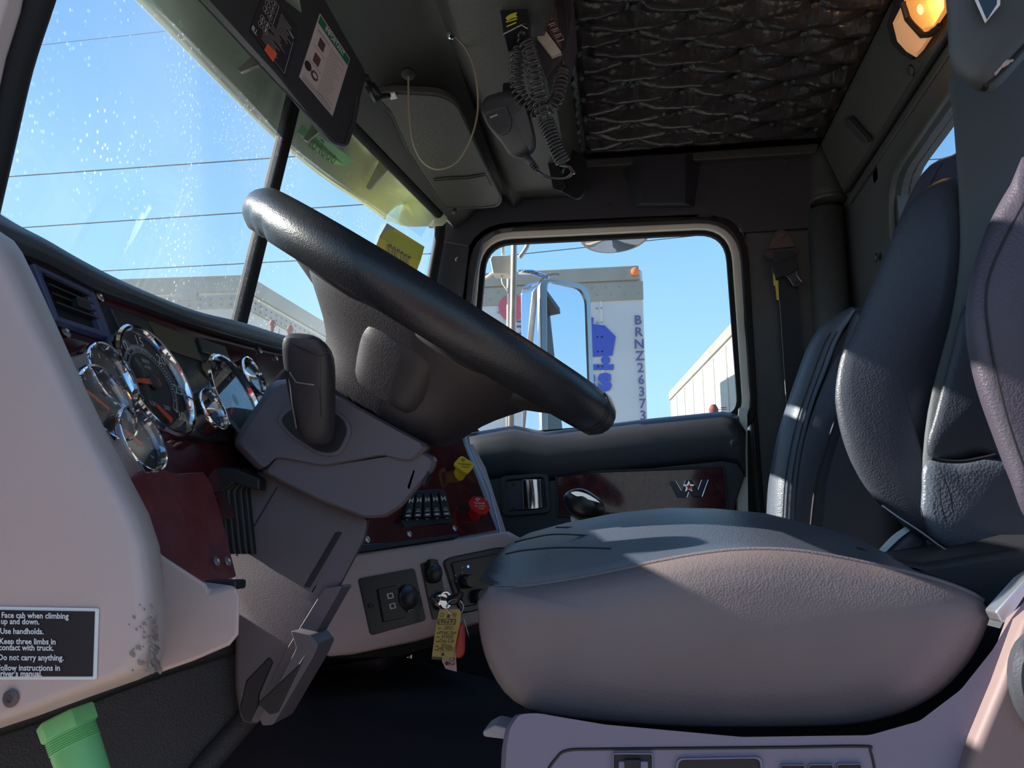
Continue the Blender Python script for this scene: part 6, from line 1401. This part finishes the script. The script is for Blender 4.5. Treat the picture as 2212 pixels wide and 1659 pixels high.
while x_ < x1A - 0.03:
    box(b_, V(x_, TY - 0.018, ztop - 0.15), (0.012, 0.008, 0.012)); box(b_, V(x_ + 0.04, TY - 0.018, ztop - 0.21), (0.012, 0.008, 0.012)); x_ += 0.11
link('rivets', b_, 'rivet', tA, kind='stuff')
b_ = B(); lathe(b_, TA.at(1372, 587, 0.035), (0, -1, 0), [(0.034, 0), (0.034, 0.012), (0.022, 0.02)], 18); link('marker_lamp', b_, 'orange_lamp', tA, auto=40)
for k, ch in enumerate('BRNZ26373'):
    px, py = 1378 + k * 1.4, 692 + k * 25.8; lettering('lettering', ch, 0.106, TA.at(px, py, 0.02), Vector((1, 0, 0)), Vector((0, 0, 1)), 'decal_navy', tA, ext=0, bold=0.02)
def dec(name, px, m, off=0.012): b_ = B(); prism(b_, [TA.at(*q, off) for q in px], Vector((0, 0.003, 0))); return link(name, b_, m, tA)
dec('round_decal', [(1106 + 29 * math.cos(2 * math.pi * k / 40), 664 + 29 * math.sin(2 * math.pi * k / 40)) for k in range(40)], 'decal_red', 0.016)
dec('decal_shape', [(1262, 686), (1282, 686), (1280, 700), (1306, 703), (1330, 727), (1323, 768), (1262, 772)], 'decal_blue')
dec('decal_bar', [(1262, 787), (1326, 787), (1325, 799), (1262, 799)], 'decal_blue')
b_ = B(); lathe(b_, TA.at(1308, 778, 0.010), (0, -1, 0), [(0.036, 0), (0.036, 0.003)], 24); link('decal_dot', b_, 'decal_blue', tA)
lettering('lettering', 's', 0.27, TA.at(1306, 820, 0.014), Vector((1, 0, 0)), Vector((0, 0, 1)), 'decal_blue', tA, ext=0, bold=0.05); lettering('lettering', 's', 0.27, TA.at(1272, 822, 0.014), Vector((1, 0, 0)), Vector((0, 0, 1)), 'decal_blue', tA, ext=0, bold=0.05)
dec('decal_line', [(1116, 693), (1150, 692), (1150, 695), (1116, 696)], 'decal_navy'); dec('decal_line', [(1116, 703), (1141, 703), (1130, 717), (1124, 717), (1133, 707), (1116, 707)], 'decal_navy'); dec('decal_line', [(1118, 719), (1150, 718), (1150, 721), (1146, 721), (1145, 760), (1141, 760), (1142, 722), (1118, 722)], 'decal_navy')
for k in range(3): wbox('landing_leg', [V(x1A - 0.4 - k * 0.9, TY + 0.3, -0.9), V(x1A - 0.3 - k * 0.9, TY + 0.3, -0.9), V(x1A - 0.3 - k * 0.9, TY + 0.3, -2.0), V(x1A - 0.4 - k * 0.9, TY + 0.3, -2.0)], Vector((0, 0.12, 0)), 'steel', tA)
# trailer seen through the windshield
tB = empty('box_trailer', V(-4.0, 5.7, -2), 'pale box trailer with dirty top rail, seen through the windshield beyond the centre post', 'trailer')
cB = PZ(532, 595, 2.1); lB = PZ(200, 606, 2.1); rB = PZ(705, 700, 2.1)
cB.z = lB.z = rB.z = CZ + 2.1
dl = (lB - cB).normalized(); dr = (rB - cB).normalized(); lB = cB + dl * 2.6; rB = cB + dr * 12.0; bB = lB + dr * 12.0
down = Vector((0, 0, -3.0))
b_ = B(); prism(b_, [lB, cB, rB, bB], down); link('box_body', b_, 'trailer_cream', tB, bevel=0.03, bseg=3)
for a, b2 in ((lB, cB), (cB, rB)):
    d = (b2 - a).normalized(); n = Vector((d.y, -d.x, 0)); n = n if n.dot(CAM - a) > 0 else -n
    b_ = B(); prism(b_, [a + n * 0.02, b2 + n * 0.02, b2 + n * 0.02 + Vector((0, 0, -0.14)), a + n * 0.02 + Vector((0, 0, -0.14))], n * -0.03); link('roof_rail', b_, 'trailer_rail', tB, bevel=0.006)
    b_ = B(); prism(b_, [a + n * 0.012 + Vector((0, 0, -0.17)), b2 + n * 0.012 + Vector((0, 0, -0.17)), b2 + n * 0.012 + Vector((0, 0, -0.28)), a + n * 0.012 + Vector((0, 0, -0.28))], n * -0.02); link('riveted_band', b_, 'trailer_rail', tB)
    b_ = B(); L_ = (b2 - a).length; s = 0.06
    while s < min(L_, 6):
        for z in (-0.20, -0.25): box(b_, a + d * s + n * 0.016 + Vector((0, 0, z)), (0.014, 0.01, 0.014), d, n, Vector((0, 0, 1)))
        s += 0.09
    link('rivets', b_, 'rivet', tB, kind='stuff')
    s = 0.6
    while s < min(L_, 12):
        b_ = B(); box(b_, a + d * s + n * 0.004 + Vector((0, 0, -1.6)), (0.02, 0.012, 2.6), d, n, Vector((0, 0, 1))); link('panel_joint', b_, 'trailer_cream', tB); s += 1.0
nB = Vector((dl.y, -dl.x, 0)); nB = nB if nB.dot(CAM - cB) > 0 else -nB
BP = Plane(cB + nB * 0.02, nB); b_ = B(); prism(b_, [BP.at(*q) for q in ((376, 630), (425, 628), (426, 648), (380, 650))], nB * -0.05); link('vent_box', b_, 'trailer_rail', tB, bevel=0.01)
# bright trailer at the right
cC, nC = PZ(1447, 848, 2.1), PZ(1570, 712, 2.1); d = (nC - cC).normalized(); a = cC; b2 = cC + d * 5.6
tC = empty('box_trailer', Vector((a.x, a.y, 0)), 'sunlit cream box trailer receding at the right of the passenger window', 'trailer')
sidev = Vector((-d.y, d.x, 0)); sidev = sidev if sidev.x > 0 else -sidev
b_ = B(); prism(b_, [a, b2, b2 + sidev * 2.6, a + sidev * 2.6], down); link('box_body', b_, 'trailer_cream', tC, bevel=0.02)
b_ = B(); prism(b_, [a - sidev * 0.02, b2 - sidev * 0.02, b2 - sidev * 0.02 + Vector((0, 0, -0.12)), a - sidev * 0.02 + Vector((0, 0, -0.12))], sidev * 0.03); link('roof_rail', b_, 'trailer_rail', tC, bevel=0.005)
s = 0.6
while s < 5.5:
    b_ = B(); box(b_, a + d * s - sidev * 0.004 + Vector((0, 0, -1.55)), (0.03, 0.014, 2.8), d, sidev, Vector((0, 0, 1))); link('panel_joint', b_, 'trailer_cream', tC); s += 0.6
# rusty bollards outside
def bollard(px, py, y, label, r=0.018, cap=0.038, grp=None):
    t = PY(px, py, y); b_ = B(); lathe(b_, Vector((t.x, t.y, 0)), (0, 0, 1), [(r, 0), (r, t.z - 0.07), (r * 1.1, t.z - 0.05), (cap, t.z - 0.03), (cap, t.z - 0.02), (cap * 0.5, t.z)], 14)
    return tag(link('rusty_post', b_, 'rust', auto=40), label, 'post', grp)
bollard(1541, 874, 3.6, 'rusty post with a mushroom cap outside the lower right of the passenger window', 0.012, 0.022)
bollard(589, 692, 4.2, 'rusty capped post seen past the dash, left one of the pair', 0.010, 0.020); bollard(627, 703, 4.2, 'rusty capped post seen past the dash, right one of the pair', 0.010, 0.020)
# window etching on the door glass
b_ = B()
for q in (((1557, 880), (1569, 879), (1569, 881), (1557, 882)), ((1551, 885), (1570, 883), (1570, 884.5), (1551, 886.5))): prism(b_, [PY(a_, c_, WY + 0.043) for a_, c_ in q], Vector((0, 0.001, 0)))
link('etched_mark', b_, 'print_grey', w2)
# power lines
def wire(p0, p1, y, r=0.022):
    a, b2 = PY(*p0, y), PY(*p1, y); d = (b2 - a); a2 = a - d * 0.15; b3 = b2 + d * 0.03; b_ = B()
    tube(b_, [a2.lerp(b3, t / 10) - Vector((0, 0, 0.0)) for t in range(11)], r, 6); return link('power_line', b_, 'wire_dark')
for (p0, p1, lb, r) in (((0, 383), (780, 328), 'power line crossing the sky high in the windshield, second from the top', 0.020), ((60, 491), (930, 432), 'power line crossing the middle of the windshield behind the wheel rim', 0.018), ((230, 585), (930, 548), 'lowest power line just above the trailer roof in the windshield', 0.015), ((90, 97), (380, 65), 'faint topmost power line at the upper left of the windshield', 0.008)):
    tag(wire(p0, p1, 22, r), lb, 'power line', 'power lines')
tag(wire((1060, 556), (1560, 503), 18, 0.010), 'power line along the top of the passenger window', 'power line', 'power lines')
tag(wire((1950, 348), (2075, 341), 14, 0.008), 'lower power line crossing the rear window', 'power line', 'power lines')
tag(wire((2025, 217), (2070, 212), 14, 0.008), 'upper power line crossing the rear window', 'power line', 'power lines')
# ---- added unseen behind the camera: white trailer and red car for bounce and reflections
tD = empty('box_trailer', V(0.5, -9.2, -2), 'added unseen white box trailer behind the camera, for bounced light and reflections', 'trailer')
b_ = B(); box(b_, V(2.0, -10.4, 0.3), (13.0, 2.4, 2.7)); link('box_body', b_, 'trailer_cream', tD, bevel=0.04)
b_ = B(); box(b_, V(2.0, -9.18, 1.60), (13.0, 0.04, 0.14)); link('roof_rail', b_, 'trailer_rail', tD)
for k in range(4): b_ = B(); lathe(b_, V(5.5 + 1.2 * (k % 2), -9.3 - 2.0 * (k // 2), -1.5), (0, 1, 0), [(0.5, -0.12), (0.5, 0.12), (0.3, 0.13)], 24); link('wheel', b_, 'rubber', tD)
rc_ = empty('unseen_red_car', V(1.0, -3.2, -2), 'added unseen low red car behind the camera, for its reflection', 'car')
b_ = B(); loft(b_, [[V(x_, y_, z_) for x_, z_ in ((-1.2, -1.7), (-1.25, -1.25), (-0.6, -1.10), (-0.1, -0.65), (1.3, -0.62), (1.9, -1.05), (2.6, -1.1), (2.65, -1.7))] for y_ in (-4.0, -2.6)]); link('body', b_, 'truck_red', rc_, bevel=0.10, bseg=4)
for x_ in (-0.6, 1.9):
    for y_ in (-2.6, -3.95): b_ = B(); lathe(b_, V(x_, y_, -1.68), (0, 1, 0), [(0.32, -0.1), (0.32, 0.1), (0.2, 0.11)], 24); link('wheel', b_, 'rubber', rc_)

# the driver's door, swung open beside the photographer (outside the frame, it shades the sill side of the cab)
dd = empty('door_2', V(-0.66, 0.46, -0.8), None, None, kind='structure')
hx, hy = -0.66, 0.46; dx, dy = -0.20, -0.98
def dpt(s_, z, o_=0.0): return V(hx + dx * s_ - dy * o_ * -1, hy + dy * s_ + dx * o_, z)
b_ = B(); prism(b_, [dpt(0, -0.8), dpt(0.86, -0.8), dpt(0.86, 0.34), dpt(0, 0.30)], Vector((-0.06, 0.012, 0))); link('door_panel', b_, 'door_plastic', dd, bevel=0.01)
for a, c_ in (((0, 0.30), (0.06, 0.97)), ((0.80, 0.34), (0.86, 0.97))):
    b_ = B(); prism(b_, [dpt(a[0], a[1]), dpt(a[0] + 0.06, a[1]), dpt(c_[0], c_[1]), dpt(c_[0] - 0.06, c_[1])], Vector((-0.03, 0.006, 0))); link('frame_post', b_, 'cream_frame', dd)
b_ = B(); prism(b_, [dpt(0, 0.92), dpt(0.86, 0.92), dpt(0.86, 0.98), dpt(0, 0.98)], Vector((-0.03, 0.006, 0))); link('frame_top', b_, 'cream_frame', dd)
b_ = B(); prism(b_, [dpt(0.05, 0.32), dpt(0.82, 0.34), dpt(0.82, 0.93), dpt(0.05, 0.93)], Vector((-0.004, 0.001, 0))); link('glass_pane', b_, 'door_glass', dd)
